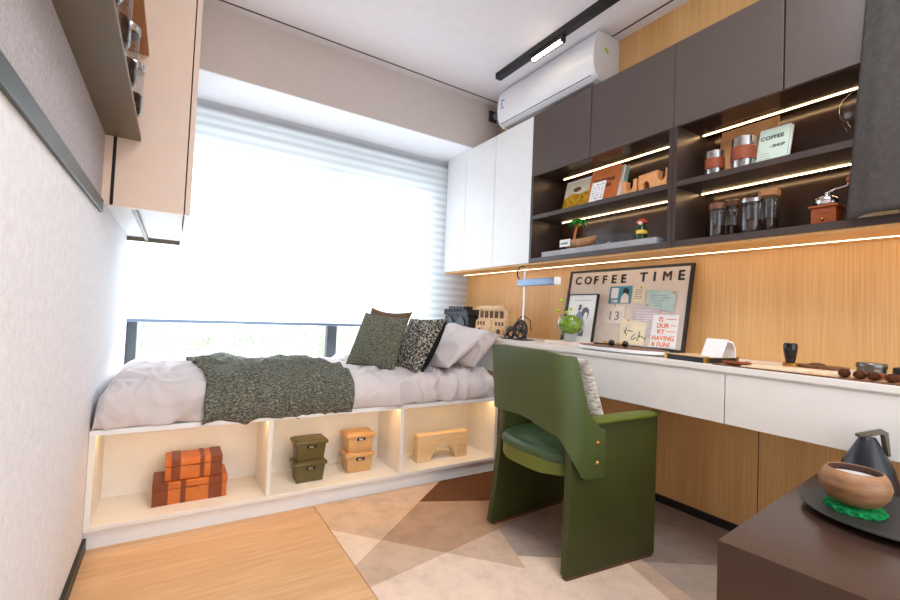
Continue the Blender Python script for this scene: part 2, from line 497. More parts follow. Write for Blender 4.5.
# blind
bl = thing('window_blind', (1.2, 3.08, 2.2), 'white sheer banded roller blind lowered over the window above the bed', 'blind')
obj('blind_fabric', grid(bmesh.new(), 60, 2, lambda u, v: Vector((.01 + 2.40 * v, 3.085 + .0015 * math.sin(u * 160), .82 + u * 1.40))), 'blind', bl)
obj('bottom_bar', B(.01, 2.41, 3.074, 3.094, .803, .822, .004), 'lamp_blue', bl)
obj('cassette', B(.01, 2.41, 3.089, 3.15, 2.16, 2.2250), 'white_lam', bl)

# ---------------------------------------------------------------- left wall: felt board, shelves, corner cabinet
fe = thing('felt_board', (0, .4, 1.235), 'grey felt pin board with dark metal rail along white wall', 'pin board')
obj('felt_panel', B(0.001, .004, YB, 1.852, 1.275, H - .002), 'felt', fe)
obj('bottom_rail', B(0.001, .010, YB, 1.866, 1.234, 1.278, .002), 'dark_metal', fe)

sh = thing('wall_shelf', (.05, .6, 1.505), 'lower slim bronze shelf on the grey felt board, carrying glass jars', 'shelf', 'slim shelves on the felt board')
obj('shelf_board', B(.004, .107, -.9, 1.852, 1.507, 1.524), 'bronze', sh)
sh2 = thing('wall_shelf', (.05, .6, 1.823), 'upper slim shelf coloured with a warm glow above the jars on the felt board', 'shelf', 'slim shelves on the felt board')
obj('shelf_board', B(.004, .114, -.9, 1.852, 1.826, 1.843), 'warm_lit_shelf', sh2)

cc = thing('corner_cabinet', (.13, 2.4, 1.262), 'tall peach laminate wall cabinet hanging in the corner beside the blind', 'cabinet')
obj('body', B(.001, .252, 1.889, 2.93, 1.285, H - .003), 'white_lam', cc)
obj('end_panel', B(.001, .252, 1.868, 1.889, 1.264, H - .003), 'peach', cc)
obj('door', B(.256, .274, 1.868, 2.40, 1.264, H - .003, .001), 'peach', cc)
obj('door', B(.256, .274, 2.403, 2.93, 1.264, H - .003, .001), 'peach', cc)
obj('black_groove', B(.026, .036, 1.8665, 1.869, 1.266, H - .01), 'gap', cc)
ub = bmesh.new()
box(ub, .001, .252, 2.91, 2.93, 1.262, 1.287); box(ub, .085, .10, 1.89, 2.91, 1.268, 1.287)
obj('bottom_frame', ub, 'bronze', cc)

def glass_jar(loc, r, h, lid_m, label, group, cat='jar', fill=.42, cap=.02):
    t = thing('glass_jar', loc, label, cat, group)
    x, y, z = loc
    obj('glass_body', lathe(bmesh.new(), [(0, 0), (r * .9, 0), (r, .006), (r, h - .006), (r * .96, h)], loc, 28), 'jar_glass', t, True, 40)
    obj('coffee_beans', lathe(bmesh.new(), [(0, .005), (r * .86, .005), (r * .9, .01), (r * .9, h * fill), (r * .5, h * fill + .006), (0, h * fill + .004)], loc, 24), 'beans', t, True, 50)
    obj('lid', lathe(bmesh.new(), [(0, h - .002), (r * 1.03, h - .002), (r * 1.05, h + .002), (r * 1.05, h + cap), (r * .9, h + cap + .004), (0, h + cap + .004)], loc, 28), lid_m, t, True, 40)
    return t
jb = glass_jar((.083, 1.63, 1.524), .036, .14, 'chrome', 'glass jar of dark beans on the slim shelf, nearest the peach cabinet', 'jars on the slim felt board shelf', fill=.45)
for dy, lb in ((-.23, 'second glass jar from the peach cabinet on the slim shelf'), (-.45, 'third glass jar from the peach cabinet on the slim shelf'),
               (-.635, 'fourth glass jar from the peach cabinet, highest in the photo')):
    copy_tree(jb, (0, dy, 0), lb)
jt = tag(obj('silver_canister', cyl(bmesh.new(), (.085, 1.40, 1.843), .03, .10), 'chrome', smooth=True, angle=40), 'small silver canister on the upper slim shelf', 'canister')

# ---------------------------------------------------------------- ceiling track and air conditioner
tr = thing('ceiling_track', (2.065, 1.0, 2.57), 'black magnetic light track along the white ceiling', 'track')
obj('track_rail', B(2.042, 2.088, -.8, 2.30, 2.568, H - .001), 'black', tr)
sp = thing('track_spotlight', (2.065, 1.86, 2.545), 'black linear grille spotlight clipped into the ceiling track', 'spotlight')
obj('housing', B(2.048, 2.082, 1.69, 1.95, 2.530, 2.5675, .002), 'black', sp)
for i in range(12):
    y = 1.702 + i * .0203
    obj('led_cell', B(2.0475, 2.068, y, y + .013, 2.5285, 2.541), 'led_spot', sp)

ac = thing('air_conditioner', (2.31, 1.96, 2.31), 'white wall split air conditioner above the cabinets', 'air conditioner')
prof = [(2.40, 2.315), (2.295, 2.310), (2.235, 2.318), (2.203, 2.340), (2.186, 2.382), (2.181, 2.44), (2.185, 2.50), (2.197, 2.555), (2.222, 2.590), (2.26, 2.602), (2.40, 2.602)]
y0, y1 = 1.575, 2.445
b = bmesh.new()
mt = Matrix(((1, 0, 0, 0), (0, 0, -1, y1), (0, 1, 0, 0), (0, 0, 0, 1)))
prism(b, prof, y1 - y0, mt)
obj('body', b, 'ac_white', ac, True, 35)
b = bmesh.new()
mt2 = Matrix(((1, 0, 0, 0), (0, 0, -1, y0), (0, 1, 0, 0), (0, 0, 0, 1)))
cx, cz = 2.31, 2.45
prism(b, [(cx + (x - cx) * .97, cz + (z - cz) * .96) for x, z in prof], .006, mt2)
obj('end_cap', b, 'ac_grey', ac, True, 35)
obj('back_plate', B(2.40, 2.4195, 1.58, 2.44, 2.32, 2.585), 'ac_grey', ac)
tb = tube(bmesh.new(), [(2.2035, y0 + .03, 2.338), (2.2035, y1 - .02, 2.338)], .0022, 6)
obj('louver_line', tb, 'gap', ac)
obj('louver', B(2.225, 2.29, y0 + .04, y1 - .04, 2.308, 2.3135), 'ac_grey', ac)
sb = bmesh.new(); box(sb, 2.180, 2.186, 2.365, 2.405, 2.43, 2.50)
st = obj('energy_label', sb, 'paper', ac)
b = bmesh.new(); box(b, 2.179, 2.181, 2.368, 2.402, 2.485, 2.497); box(b, 2.179, 2.181, 2.368, 2.402, 2.433, 2.442); box(b, 2.179, 2.181, 2.388, 2.400, 2.448, 2.48)
obj('label_print', b, 'sticker_blue', st)
b = bmesh.new()
sphere(b, (2.285, y0 - .0065, 2.50), .014, 1, .12, .8, 10); sphere(b, (2.298, y0 - .0065, 2.488), .012, 1, .12, .8, 10)
obj('leaf_sticker', b, 'sticker_green', ac)

so = thing('wall_socket', (2.331, 2.69, 2.47), 'dark square wall socket with a plug on the beam', 'socket')
obj('socket_plate', B(2.285, 2.375, 2.684, 2.6945, 2.475, 2.565, .004), 'dark_metal', so)
pg = thing('power_plug', (2.335, 2.66, 2.50), 'grey round plug with cable pushed into the dark wall socket', 'plug')
obj('plug_body', cyl(bmesh.new(), (2.338, 2.683, 2.52), .024, .03, 20, (0, -1, 0), .004), 'grey_plank', pg, True, 40)
obj('cable', tube(bmesh.new(), [(2.338, 2.655, 2.51), (2.338, 2.645, 2.46), (2.338, 2.65, 2.38), (2.338, 2.66, 2.24)], .004, 8), 'grey_plank', pg, True)

# ---------------------------------------------------------------- wall cabinets
ZC, ZD, ZT = 1.275, 1.8316, 2.2257
XF = 2.142
wc = thing('wall_cabinet', (2.28, 2.55, ZC), 'white three door wall cabinet beside the blind', 'cabinet')
obj('body', B(XF + .02, W, 2.007, 3.045, ZC, ZT), 'white_lam', wc)
for a, c in ((2.007, 2.3885), (2.3925, 2.761), (2.765, 3.045)):
    obj('door', B(XF, XF + .018, a, c, ZC, ZT - .001, .001), 'white_lam', wc)
obj('underside_panel', B(XF + .012, W, 2.007, 3.045, ZC - .012, ZC - .0005), 'oak_wall', wc)
obj('led_strip', B(2.337, 2.343, 2.01, 3.03, ZC - .0135, ZC - .0118), 'led_under', wc)

def niche_unit(ya, yb, gap, label, inset):
    t = thing('wall_cabinet', (2.28, (ya + yb) / 2, ZC), label, 'cabinet')
    obj('side_panel', B(XF, W, ya, ya + .019, ZC, ZD), 'side_dark', t)
    obj('side_panel', B(XF, W, yb - .019, yb, ZC, ZD), 'side_dark', t)
    obj('bottom_panel', B(XF + .001, W - .02, ya + .019, yb - .019, ZC, ZC + .027), 'shelf_dark', t)
    obj('back_panel', B(2.40, W, ya + .019, yb - .019, ZC + .027, ZD), 'niche', t)
    obj('upper_carcass', B(XF + .02, W, ya, yb, ZD, ZT), 'niche', t)
    obj('shelf', B(XF + .001, 2.40, ya + .019, yb - .019, 1.549, 1.574), 'shelf_dark', t)
    obj('door', B(XF, XF + .018, ya, gap - .003, ZD - .003, ZT, .001), 'dark_lam', t)
    obj('door', B(XF, XF + .018, gap + .003, yb - .001, ZD - .003, ZT, .001), 'dark_lam', t)
    for z in (ZD, 1.549):
        obj('led_strip', B(2.339, 2.3445, ya + .08, yb - inset, z - .003, z - .0005), 'led', t)
    obj('underside_panel', B(XF + .012, W, ya, yb, ZC - .012, ZC - .0005), 'oak_wall', t)
    obj('led_strip', B(2.337, 2.343, ya, yb, ZC - .0135, ZC - .0118), 'led_under', t)
    return t
niche_unit(1.060, 2.005, 1.5395, 'dark brown wall cabinet with lit open shelves holding books and a palm boat', .09)
niche_unit(.12, 1.058, .6285, 'dark brown wall cabinet with lit open shelves holding cups and glass jars', .028)

# items on the shelves ---------------------------------------------------
ZS, ZL = 1.574, 1.302
def leaning(name, y0, y1, x_foot, x_top, h, th, z, m, label, cat, group=None):
    """a flat board leaning back; returns thing + local frame (right = -y, up)"""
    t = thing(name, (x_foot, (y0 + y1) / 2, z), label, cat, group)
    up = Vector((x_top - x_foot, 0, math.sqrt(max(h * h - (x_top - x_foot) ** 2, .0001)))).normalized()
    mtx = frame_mat((x_foot, max(y0, y1), z), (0, -1, 0), up)      # local z points to -x (towards the room)
    w = abs(y1 - y0)
    b = prism(bmesh.new(), rect(0, w, 0, h), -th, mtx)
    return t, mtx, w, b

t, mtx, w, b = leaning('picture_book', 1.845, 1.655, 2.252, 2.302, .215, .016, ZS, None, 'picture book with a yellow field cover leaning on the upper shelf', 'book', 'books on the upper shelf')
obj('pages', b, 'paper', t)
b = prism(bmesh.new(), [(0, 0), (w, 0), (w, .125), (w * .6, .115), (w * .3, .13), (0, .10)], .001, mtx); obj('field_print', b, 'book_field', t)
b = prism(bmesh.new(), [(0, .10), (w * .3, .13), (w * .6, .115), (w, .125), (w, .205), (0, .205)], .001, mtx); obj('sky_print', b, 'book_sky', t)
b = prism(bmesh.new(), [(w * .5 + .032 * math.cos(a), .15 + .016 * math.sin(a)) for a in [k * PI / 8 for k in range(16)]], .0015, mtx); obj('tree_print', b, 'walnut', t)
for yo in (0,):
    t, mtx, w, b = leaning('orange_book', 1.648, 1.455, 2.245, 2.300, .235, .014, ZS, None, 'tall orange book leaning on the upper shelf behind the white card', 'book', 'books on the upper shelf')
    obj('cover', b, 'book_orange', t)
    obj('title', join(text_bm('DELICIOUS', .030, mtx @ Matrix.Translation((.022, .148, 0)), .0006), text_bm('LIFE', .030, mtx @ Matrix.Translation((.10, .112, 0)), .0006)), 'ink', t)
t, mtx, w, b = leaning('thin_book', 1.62, 1.440, 2.262, 2.317, .232, .012, ZS, None, 'thin white book peeking out right behind the orange book', 'book', 'books on the upper shelf')
obj('pages', b, 'paper', t)
t, mtx, w, b = leaning('thin_book', 1.60, 1.425, 2.276, 2.331, .228, .012, ZS, None, 'thin aqua book peeking out behind the thin white book', 'book', 'books on the upper shelf')
obj('cover', b, 'book_aqua', t)
t, mtx, w, b = leaning('white_card', 1.58, 1.490, 2.185, 2.222, .135, .006, ZS, None, 'small white patterned card leaning against the orange book', 'card')
obj('card', b, 'paper', t)
pb = bmesh.new()
for i in range(7):
    for k in range(4):
        x = .012 + k * .02 + random.uniform(-.003, .003); y = .012 + i * .017
        prism(pb, rect(x, x + random.uniform(.006, .013), y, y + random.uniform(.003, .008)), .0008, None)
for v in pb.verts: v.co = mtx @ v.co
obj('print', pb, 'ink_grey', t)

def arc(cx, cy, r, a0, a1, n=10): return [(cx + r * math.cos(a0 + (a1 - a0) * k / n), cy + r * math.sin(a0 + (a1 - a0) * k / n)) for k in range(n + 1)]
def block(y_left, x, outline, d, z, m, name, label, cat, group=None):
    mtx = frame_mat((x, y_left, z), (0, -1, 0), (0, 0, 1))
    return tag(obj(name, prism(bmesh.new(), outline, -d, mtx, .0015), m), label, cat, group)
o = [(0, 0), (.085, 0), (.085, .072)] + [(.066, .072)] + arc(.043, .040, .023, 0, -PI) + [(.020, .072), (0, .072)]
block(1.345, 2.165, o, .045, ZS, 'terr_wood', 'wooden_block', 'small orange wooden block with a U notch beside the aqua book', 'block', 'wooden blocks on the upper shelf')
o = [(0, 0), (.024, 0)] + arc(.042, .026, .018, PI, 0) + [(.060, 0), (.150, 0), (.150, .085), (.142, .085)] + arc(.122, .048, .020, 0, -PI) + [(.102, .085), (0, .078)]
block(1.246, 2.160, o, .045, ZS, 'terr_wood', 'wooden_block', 'longer orange wooden block with arch and notch by the divider', 'block', 'wooden blocks on the upper shelf')

tag(obj('display_plank', B(2.150, 2.30, 1.135, 1.90, ZL, ZL + .032, .002), 'grey_plank'), 'long pale grey plank lying on the lower shelf under the boat', 'plank')
zp = ZL + .032
bt = thing('boat_bowl', (2.21, 1.675, zp), 'wooden boat shaped bowl with a label card on the grey plank', 'bowl')
def boat(u, v):
    a = u * 2 * PI; k = v
    r = .25 + .75 * math.sin(k * PI / 2)
    taper = 1.0
    return Vector((2.215 + .046 * r * math.sin(a) * taper, 1.665 + .132 * r * math.cos(a), zp + .002 + .052 * k ** 1.6 + .012 * k * abs(math.cos(a)) ** 3))
b = grid(bmesh.new(), 40, 8, boat)
bmesh.ops.remove_doubles(b, verts=b.verts, dist=1e-5)
es = [e for e in b.edges if e.is_boundary and all(v.co.z < zp + .006 for v in e.verts)]
bmesh.ops.contextual_create(b, geom=es)
bmesh.ops.recalc_face_normals(b, faces=b.faces)
bmesh.ops.solidify(b, geom=b.faces[:], thickness=.004)
obj('hull', b, 'bowl_wood', bt, True, 60)
obj('label_card', B(2.166, 2.168, 1.685, 1.765, zp + .018, zp + .060), 'paper', bt)
obj('label_text', join(text_bm('ALOHA', .016, frame_mat((2.1655, 1.755, zp + .032), (0, -1, 0), (0, 0, 1)), .0004)), 'card_teal', bt)
pm = thing('toy_palm', (2.215, 1.70, zp + .01), 'green toy palm tree standing in the boat bowl', 'palm tree')
obj('trunk', tube(bmesh.new(), [(2.215, 1.700, zp + .008), (2.215, 1.699, zp + .06), (2.215, 1.688, zp + .115), (2.215, 1.668, zp + .160)], [.009, .008, .007, .006], 10), 'trunk', pm, True)
lb = bmesh.new()
for k in range(8):
    a = k * 2 * PI / 8 + .2
    def lf(u, v, a=a):
        s = u * .062; wd = .014 * math.sin(PI * min(1, u * .9 + .1)) * (v - .5) * 2
        return Vector((2.215 + s * math.cos(a) - wd * math.sin(a), 1.668 + s * math.sin(a) + wd * math.cos(a), zp + .163 + .02 * math.sin(u * 2.2) - .045 * u * u + .006 * (1 - abs(v - .5) * 2)))
    grid(lb, 8, 4, lf)
bmesh.ops.solidify(lb, geom=lb.faces[:], thickness=.002)
obj('fronds', lb, 'palm_green', pm, True)
tt = thing('trinket', (2.20, 1.43, zp), 'tiny blue grey trinket lying on the plank between boat and bottle', 'trinket')
obj('stones', join(sphere(bmesh.new(), (2.20, 1.44, zp + .009), .012, 1, 1.2, .8, 12), sphere(bmesh.new(), (2.205, 1.41, zp + .008), .010, 1, 1.4, .8, 12)), 'lamp_blue', tt, True)
pbt = thing('small_bottle', (2.21, 1.255, zp), 'small green bottle with red cap and yellow band on the plank', 'bottle')
obj('glass_body', lathe(bmesh.new(), [(0, 0), (.024, 0), (.026, .004), (.026, .06), (.020, .072), (.016, .082), (.016, .092), (0, .092)], (2.21, 1.255, zp), 24), 'bottle_green', pbt, True, 50)
obj('band', lathe(bmesh.new(), [(.0262, .035), (.0268, .036), (.0268, .052), (.0262, .053)], (2.21, 1.255, zp), 24), 'yellow', pbt, True)
obj('cap', lathe(bmesh.new(), [(.016, .088), (.027, .090), (.028, .096), (.02, .104), (.012, .112), (0, .113)], (2.21, 1.255, zp), 24), 'red', pbt, True, 50)
obj('cork', sphere(bmesh.new(), (2.194, 1.25, zp + .09), .012), 'skin', pbt, True)

# right niche
t, mtx, w, b = leaning('kraft_board', .940, .715, 2.285, 2.335, .245, .006, ZS, None, 'brown kraft board leaning behind the two steel cups', 'board')
obj('board', b, 'kraft', t)
t, mtx, w, b = leaning('menu_booklet', .752, .645, 2.215, 2.262, .172, .008, ZS, None, 'mint green coffee menu booklet leaning beside the larger steel cup', 'booklet')
obj('cover', b, 'mint_board', t)
obj('title', join(text_bm('COFFEE', .0235, mtx @ Matrix.Translation((.006, .120, 0)), .0004), text_bm('- SHOP', .017, mtx @ Matrix.Translation((.042, .080, 0)), .0004)), 'ink', t)
lb = bmesh.new()
for i in range(4): prism(lb, rect(.012, .06 - .006 * i, .02 + i * .012, .0215 + i * .012), .0006, None)
for v in lb.verts: v.co = mtx @ v.co
obj('small_print', lb, 'ink_grey', t)
obj('back_page', prism(bmesh.new(), rect(.004, .1105, .002, .171), -.010, mtx @ Matrix.Translation((0, 0, -.009))), 'paper', t)
def steel_cup(loc, r, h, label):
    t = thing('steel_cup', loc, label, 'cup', 'steel cups on the upper shelf')
    obj('cup_body', lathe(bmesh.new(), [(0, 0), (r * .86, 0), (r * .9, .004), (r, h * .5), (r, h), (r * .95, h), (r * .9, h * .2), (0, h * .12)], loc, 32), 'steel', t, True, 40)
    obj('leather_band', lathe(bmesh.new(), [(r * .965, h * .28), (r * 1.04, h * .29), (r * 1.05, h * .7), (r * 1.0, h * .71)], loc, 32), 'terracotta', t, True, 40)
    x, y, z = loc
    obj('handle', tube(bmesh.new(), [(x + r * .3, y + r * .93, z + h * .2), (x + r * .3, y + r * 1.2, z + h * .22), (x + r * .3, y + r * 1.3, z + h * .5), (x + r * .3, y + r * 1.2, z + h * .82), (x + r * .3, y + r * .93, z + h * .82)], .003, 8), 'tin', t, True)
    return t
steel_cup((2.205, .905, ZS), .037, .108, 'smaller steel cup with brown leather band, left on the shelf')
steel_cup((2.205, .790, ZS), .043, .132, 'larger steel cup with brown leather band beside the mint booklet')
G = 'coffee jars on the lower shelf'
glass_jar((2.205, .890, ZL), .030, .128, 'walnut', 'glass coffee jar with dark lid, nearest the cabinet divider', G)
glass_jar((2.285, .868, ZL), .033, .150, 'walnut', 'taller glass coffee jar with brown wood lid, second from the divider', G)
glass_jar((2.200, .752, ZL), .038, .128, 'steel', 'widest glass coffee jar with a metal lid, third from the divider', G, cap=.012)
glass_jar((2.275, .722, ZL), .036, .162, 'terr_wood', 'tallest glass coffee jar with orange wood lid, next to the mill', G)
ml = thing('coffee_mill', (2.215, .525, ZL), 'wooden hand coffee mill with chrome bowl and crank', 'coffee mill')
cx, cy = 2.215, .515
b = bmesh.new(); box(b, cx - .036, cx + .036, cy - .036, cy + .036, ZL, ZL + .062, .002); box(b, cx - .043, cx + .043, cy - .043, cy + .043, ZL + .062, ZL + .071, .003)
obj('box', b, 'mill_wood', ml)
dr = obj('drawer', B(cx - .039, cx - .035, cy - .027, cy + .027, ZL + .006, ZL + .034, .001), 'mill_wood', ml)
obj('knob', sphere(bmesh.new(), (cx - .042, cy, ZL + .02), .0055, n=12), 'brass', dr, True)
obj('label_plate', B(cx - .038, cx - .036, cy - .02, cy + .02, ZL + .042, ZL + .056), 'terracotta', ml)
obj('chrome_bowl', lathe(bmesh.new(), [(.012, .071), (.03, .074), (.036, .086), (.035, .098), (.028, .104), (.010, .110), (.008, .122), (0, .124)], (cx, cy, ZL), 28), 'chrome', ml, True, 50)
obj('crank', tube(bmesh.new(), [(cx, cy, ZL + .12), (cx, cy - .02, ZL + .13), (cx - .01, cy - .055, ZL + .132), (cx - .012, cy - .065, ZL + .140)], .004, 8), 'chrome', ml, True)
obj('crank_knob', sphere(bmesh.new(), (cx - .012, cy - .067, ZL + .152), .012, 1, 1, 1.1, 14), 'mill_wood', ml, True)
tag(obj('wooden_tray', B(2.155, 2.24, .315, .415, ZL, ZL + .016, .003), 'pale_wood'), 'small pale wooden tray on the lower shelf under the hanging coat', 'tray')
gl = thing('glass_globe', (2.27, .43, ZS), 'clear glass coffee globe on a steel stand half behind the hanging coat', 'glass globe')
obj('globe', sphere(bmesh.new(), (2.27, .425, ZS + .135), .080, n=36), 'glass', gl, True)
b = cyl(bmesh.new(), (2.27, .425, ZS), .045, .008); b2 = lathe(bmesh.new(), [(.012, .006), (.012, .035), (.03, .062), (.028, .063), (.009, .036), (.009, .006)], (2.27, .425, ZS), 20)
obj('stand', join(b, b2), 'steel', gl, True, 40)

# ---------------------------------------------------------------- hanging coat on the cabinet door
ct = thing('hanging_coat', (2.10, .20, 1.27), 'dark charcoal wool coat hanging in front of the dark cabinets', 'coat')
def coat(u, v):
    y = .435 - .50 * u - .055 * v
    z = 1.292 + .915 * v
    f = math.sin(u * 9 + 1.2) * .012 + math.sin(u * 21) * .004
    edge = 4 * u * (1 - u)
    return Vector((2.112 - .030 * min(1, edge * 2.5) + f * .6 * (1 - .5 * v) - .004 * noise.noise((u * 5, v * 6, 1)), y, z + .012 * math.sin(u * 7)))
b = grid(bmesh.new(), 50, 40, coat)
bmesh.ops.solidify(b, geom=b.faces[:], thickness=.014)
obj('cloth', b, 'coat', ct, True)
obj('hook', tube(bmesh.new(), [(2.10, .13, 2.19), (2.10, .13, 2.225), (2.118, .13, 2.236), (2.15, .13, 2.236), (2.17, .13, 2.233)], .004, 8), 'steel', ct, True)

# ---------------------------------------------------------------- desk
ZTOP = .782
dk = thing('desk', (2.17, .75, .576), 'long white wall mounted desk with drawers along the oak wall', 'desk')
obj('desk_top', B(1.918, W - .0005, -.75, 3.06, .760, ZTOP, .002), 'desk', dk)
obj('carcass', B(1.945, W - .0005, -.75, 3.06, .582, .758), 'desk', dk)
for a, c in ((.712, 1.965), (-.75, .708)):
    obj('drawer', B(1.925, 1.944, a, c, .576, .753, .0015), 'desk', dk)
obj('finger_gap', B(1.932, 1.946, -.75, 1.965, .748, .760), 'desk', dk)

# framed pin board ---------------------------------------------------------
pbd = thing('framed_pin_board', (2.36, 1.49, ZTOP), 'black framed coffee time notice board leaning on the oak wall', 'pin board')
BW, BH = .79, .452
up = Vector((.078, 0, .446)).normalized()
MB_ = frame_mat((2.322, 1.878, ZTOP + .0035), (0, -1, 0), up)
obj('backing', prism(bmesh.new(), rect(.008, BW - .008, .008, BH - .008), -.010, MB_), 'board_bg', pbd)
b = bmesh.new()
for r_ in (rect(0, .012, 0, BH), rect(BW - .012, BW, 0, BH), rect(.012, BW - .012, 0, .012), rect(.012, BW - .012, BH - .012, BH)):
    b = join(b, prism(bmesh.new(), r_, .020, MB_ @ Matrix.Translation((0, 0, -.012))))
obj('frame', b, 'black', pbd)
lt = bmesh.new()
xs = [.048, .118, .190, .253, .316, .380]
for ch, x in zip('COFFEE', xs): lt = join(lt, text_bm(ch, .069, MB_ @ Matrix.Translation((x, .366, .0004)), .0011, .004))
for ch, x in zip('TIME', [.500, .578, .630, .714]): lt = join(lt, text_bm(ch, .072, MB_ @ Matrix.Translation((x, .368, .0004)), 0.0 if ch == 'M' else .0012, .004))
obj('lettering', lt, 'ink', pbd)

def note(name, poly, m, label, cat='note', dz=.002):
    """poly in board coordinates; a thin sheet pinned on the board"""
    t = thing(name, MB_ @ Vector((poly[0][0], poly[0][1], dz)), label, cat, 'notes pinned on the board')
    fr = MB_ @ Matrix.Translation((0, 0, dz))
    s = obj('sheet', prism(bmesh.new(), poly, .0009, fr), m, t)
    return t, MB_ @ Matrix.Translation((0, 0, dz + .0009))
def pin(t, x, y, dz):
    obj('pin', cyl(bmesh.new(), MB_ @ Vector((x, y, dz)), .005, .005, 12, MB_.to_3x3() @ Vector((0, 0, 1))), 'pin', t, True, 40)
def bars(fr, items, m, name, t):
    b = bmesh.new()
    for x0, x1, y0, y1 in items: prism(b, rect(x0, x1, y0, y1), .0007, None)
    for v in b.verts: v.co = fr @ v.co
    obj(name, b, m, t)
t, fr = note('postcard', rect(.318, .462, .245, .345), 'card_teal', 'teal illustrated postcard pinned under the board lettering', 'postcard')
bars(fr, [(.330, .378, .275, .335)], 'paper', 'white_panel', t)
obj('figure', prism(bmesh.new(), [(.396, .248), (.452, .248), (.446, .285), (.436, .298), (.436, .312), (.420, .315), (.412, .300), (.402, .285)], .0008, fr), 'skin', t)
obj('hair', prism(bmesh.new(), [(.405, .312), (.412, .300), (.424, .306), (.438, .296), (.446, .306), (.444, .324), (.430, .334), (.412, .330)], .0014, fr), 'ink', t)
obj('caption', text_bm('Cafe', .024, fr @ Matrix.Translation((.336, .252, .0003)), .0006), 'paper', t)
t, fr = note('calendar_card', rect(.300, .435, .128, .238), 'card_pale', 'pale card printed with a large 13 pinned on the board')
obj('print', text_bm('13', .070, fr @ Matrix.Translation((.328, .150, 0)), .001, spacing=1.25), 'ink_grey', t); pin(t, .368, .232, .003)
t, fr = note('kraft_slip', [(.472, .255), (.548, .248), (.540, .345), (.470, .338)], 'card_cream', 'small cream slip with a pin above the lilac note')
bars(fr, [(.484, .53, .27 + i * .012, .274 + i * .012) for i in range(5)], 'ink_grey', 'writing', t); pin(t, .520, .335, .003)
t, fr = note('lilac_note', [(.498, .075), (.640, .068), (.650, .225), (.490, .235)], 'card_lilac', 'large lilac note in the middle right of the board', dz=.004)
bars(fr, [(.51, .51 + random.uniform(.06, .12), .205 - i * .014, .208 - i * .014) for i in range(8)], 'paper', 'writing', t)
t, fr = note('mint_note', [(.565, .228), (.715, .200), (.722, .305), (.560, .318)], 'card_mint', 'mint green note pinned near the right frame of the board', dz=.006)
bars(fr, [(.59, .59 + random.uniform(.06, .11), .285 - i * .013, .2875 - i * .013) for i in range(5)], 'ink_grey', 'writing', t); pin(t, .708, .300, .007); pin(t, .572, .236, .007)
t, fr = note('cream_note', [(.428, .022), (.575, .015), (.585, .140), (.420, .160)], 'card_cream', 'cream note with a dark sketch at the board bottom', dz=.006)
sk = bmesh.new()
for k, (x, y) in enumerate([(.455, .10), (.470, .085), (.505, .11), (.520, .095), (.545, .112), (.555, .09), (.50, .065), (.535, .06)]):
    sk = join(sk, prism(bmesh.new(), [(0, 0), (.004, 0), (.012, .03), (.008, .032)], .0007, fr @ Matrix.Translation((x, y - .02, 0)) @ Matrix.Rotation(k * .9, 4, 'Z')))
obj('sketch', sk, 'ink', t); pin(t, .470, .150, .007)
t, fr = note('poster_card', rect(.612, .752, .016, .185), 'paper', 'white card with orange lettering low on the right of the board', dz=.008)
ob = bmesh.new()
for s, x, y, sz in (('IS', .648, .150, .034), ('DUR', .640, .118, .032), ('KY', .646, .087, .032), ('HAVING', .620, .054, .032), ('& FUN!', .622, .022, .032)):
    ob = join(ob, text_bm(s, sz, fr @ Matrix.Translation((x, y, 0)), .0006))
for x0, x1, y in ((.690, .742, .160), (.715, .742, .128), (.695, .742, .098)): ob = join(ob, prism(bmesh.new(), rect(x0, x1, y, y + .004), .0008, fr))
obj('lettering', ob, 'ink_orange', t)

pr = thing('framed_print', (2.28, 1.70, ZTOP), 'small black framed line drawing leaning in front of the notice board', 'picture')
PM = frame_mat((2.262, 1.808, ZTOP), (0, -1, 0), (.05, 0, .30))
PW, PH = .218, .302
obj('sheet', prism(bmesh.new(), rect(.004, PW - .004, .004, PH - .004), -.006, PM), 'paper', pr)
b = bmesh.new()
for r_ in (rect(0, .006, 0, PH), rect(PW - .006, PW, 0, PH), rect(.006, PW - .006, 0, .006), rect(.006, PW - .006, PH - .006, PH)):
    b = join(b, prism(bmesh.new(), r_, .018, PM @ Matrix.Translation((0, 0, -.014))))
obj('frame', b, 'black', pr)
ax = .02
obj('torso_drawing', prism(bmesh.new(), [(ax + .045, .075), (ax + .10, .07), (ax + .118, .13), (ax + .105, .19), (ax + .075, .20), (ax + .055, .17), (ax + .05, .13)], .0006, PM), 'lilac_ink', pr)
obj('hair_drawing', prism(bmesh.new(), [(ax + .10, .17), (ax + .118, .165), (ax + .14, .15), (ax + .150, .18), (ax + .148, .205), (ax + .13, .222), (ax + .105, .218), (ax + .095, .2)], .0008, PM), 'violet_ink', pr)
obj('face_drawing', prism(bmesh.new(), [(ax + .118, .15), (ax + .138, .15), (ax + .142, .185), (ax + .125, .195), (ax + .114, .178)], .0011, PM), 'paper', pr)
obj('hat_drawing', prism(bmesh.new(), [(ax + .065, .20), (ax + .088, .205), (ax + .092, .235), (ax + .072, .240)], .0008, PM), 'violet_ink', pr)
obj('bag_drawing', prism(bmesh.new(), [(ax + .085, .05), (ax + .125, .048), (ax + .128, .085), (ax + .108, .10), (ax + .09, .085)], .0008, PM), 'violet_ink', pr)
bars(PM, [(.05 + i * .018, .05 + i * .018 + .012, .262, .266) for i in range(7)], 'ink_grey', 'caption', pr)

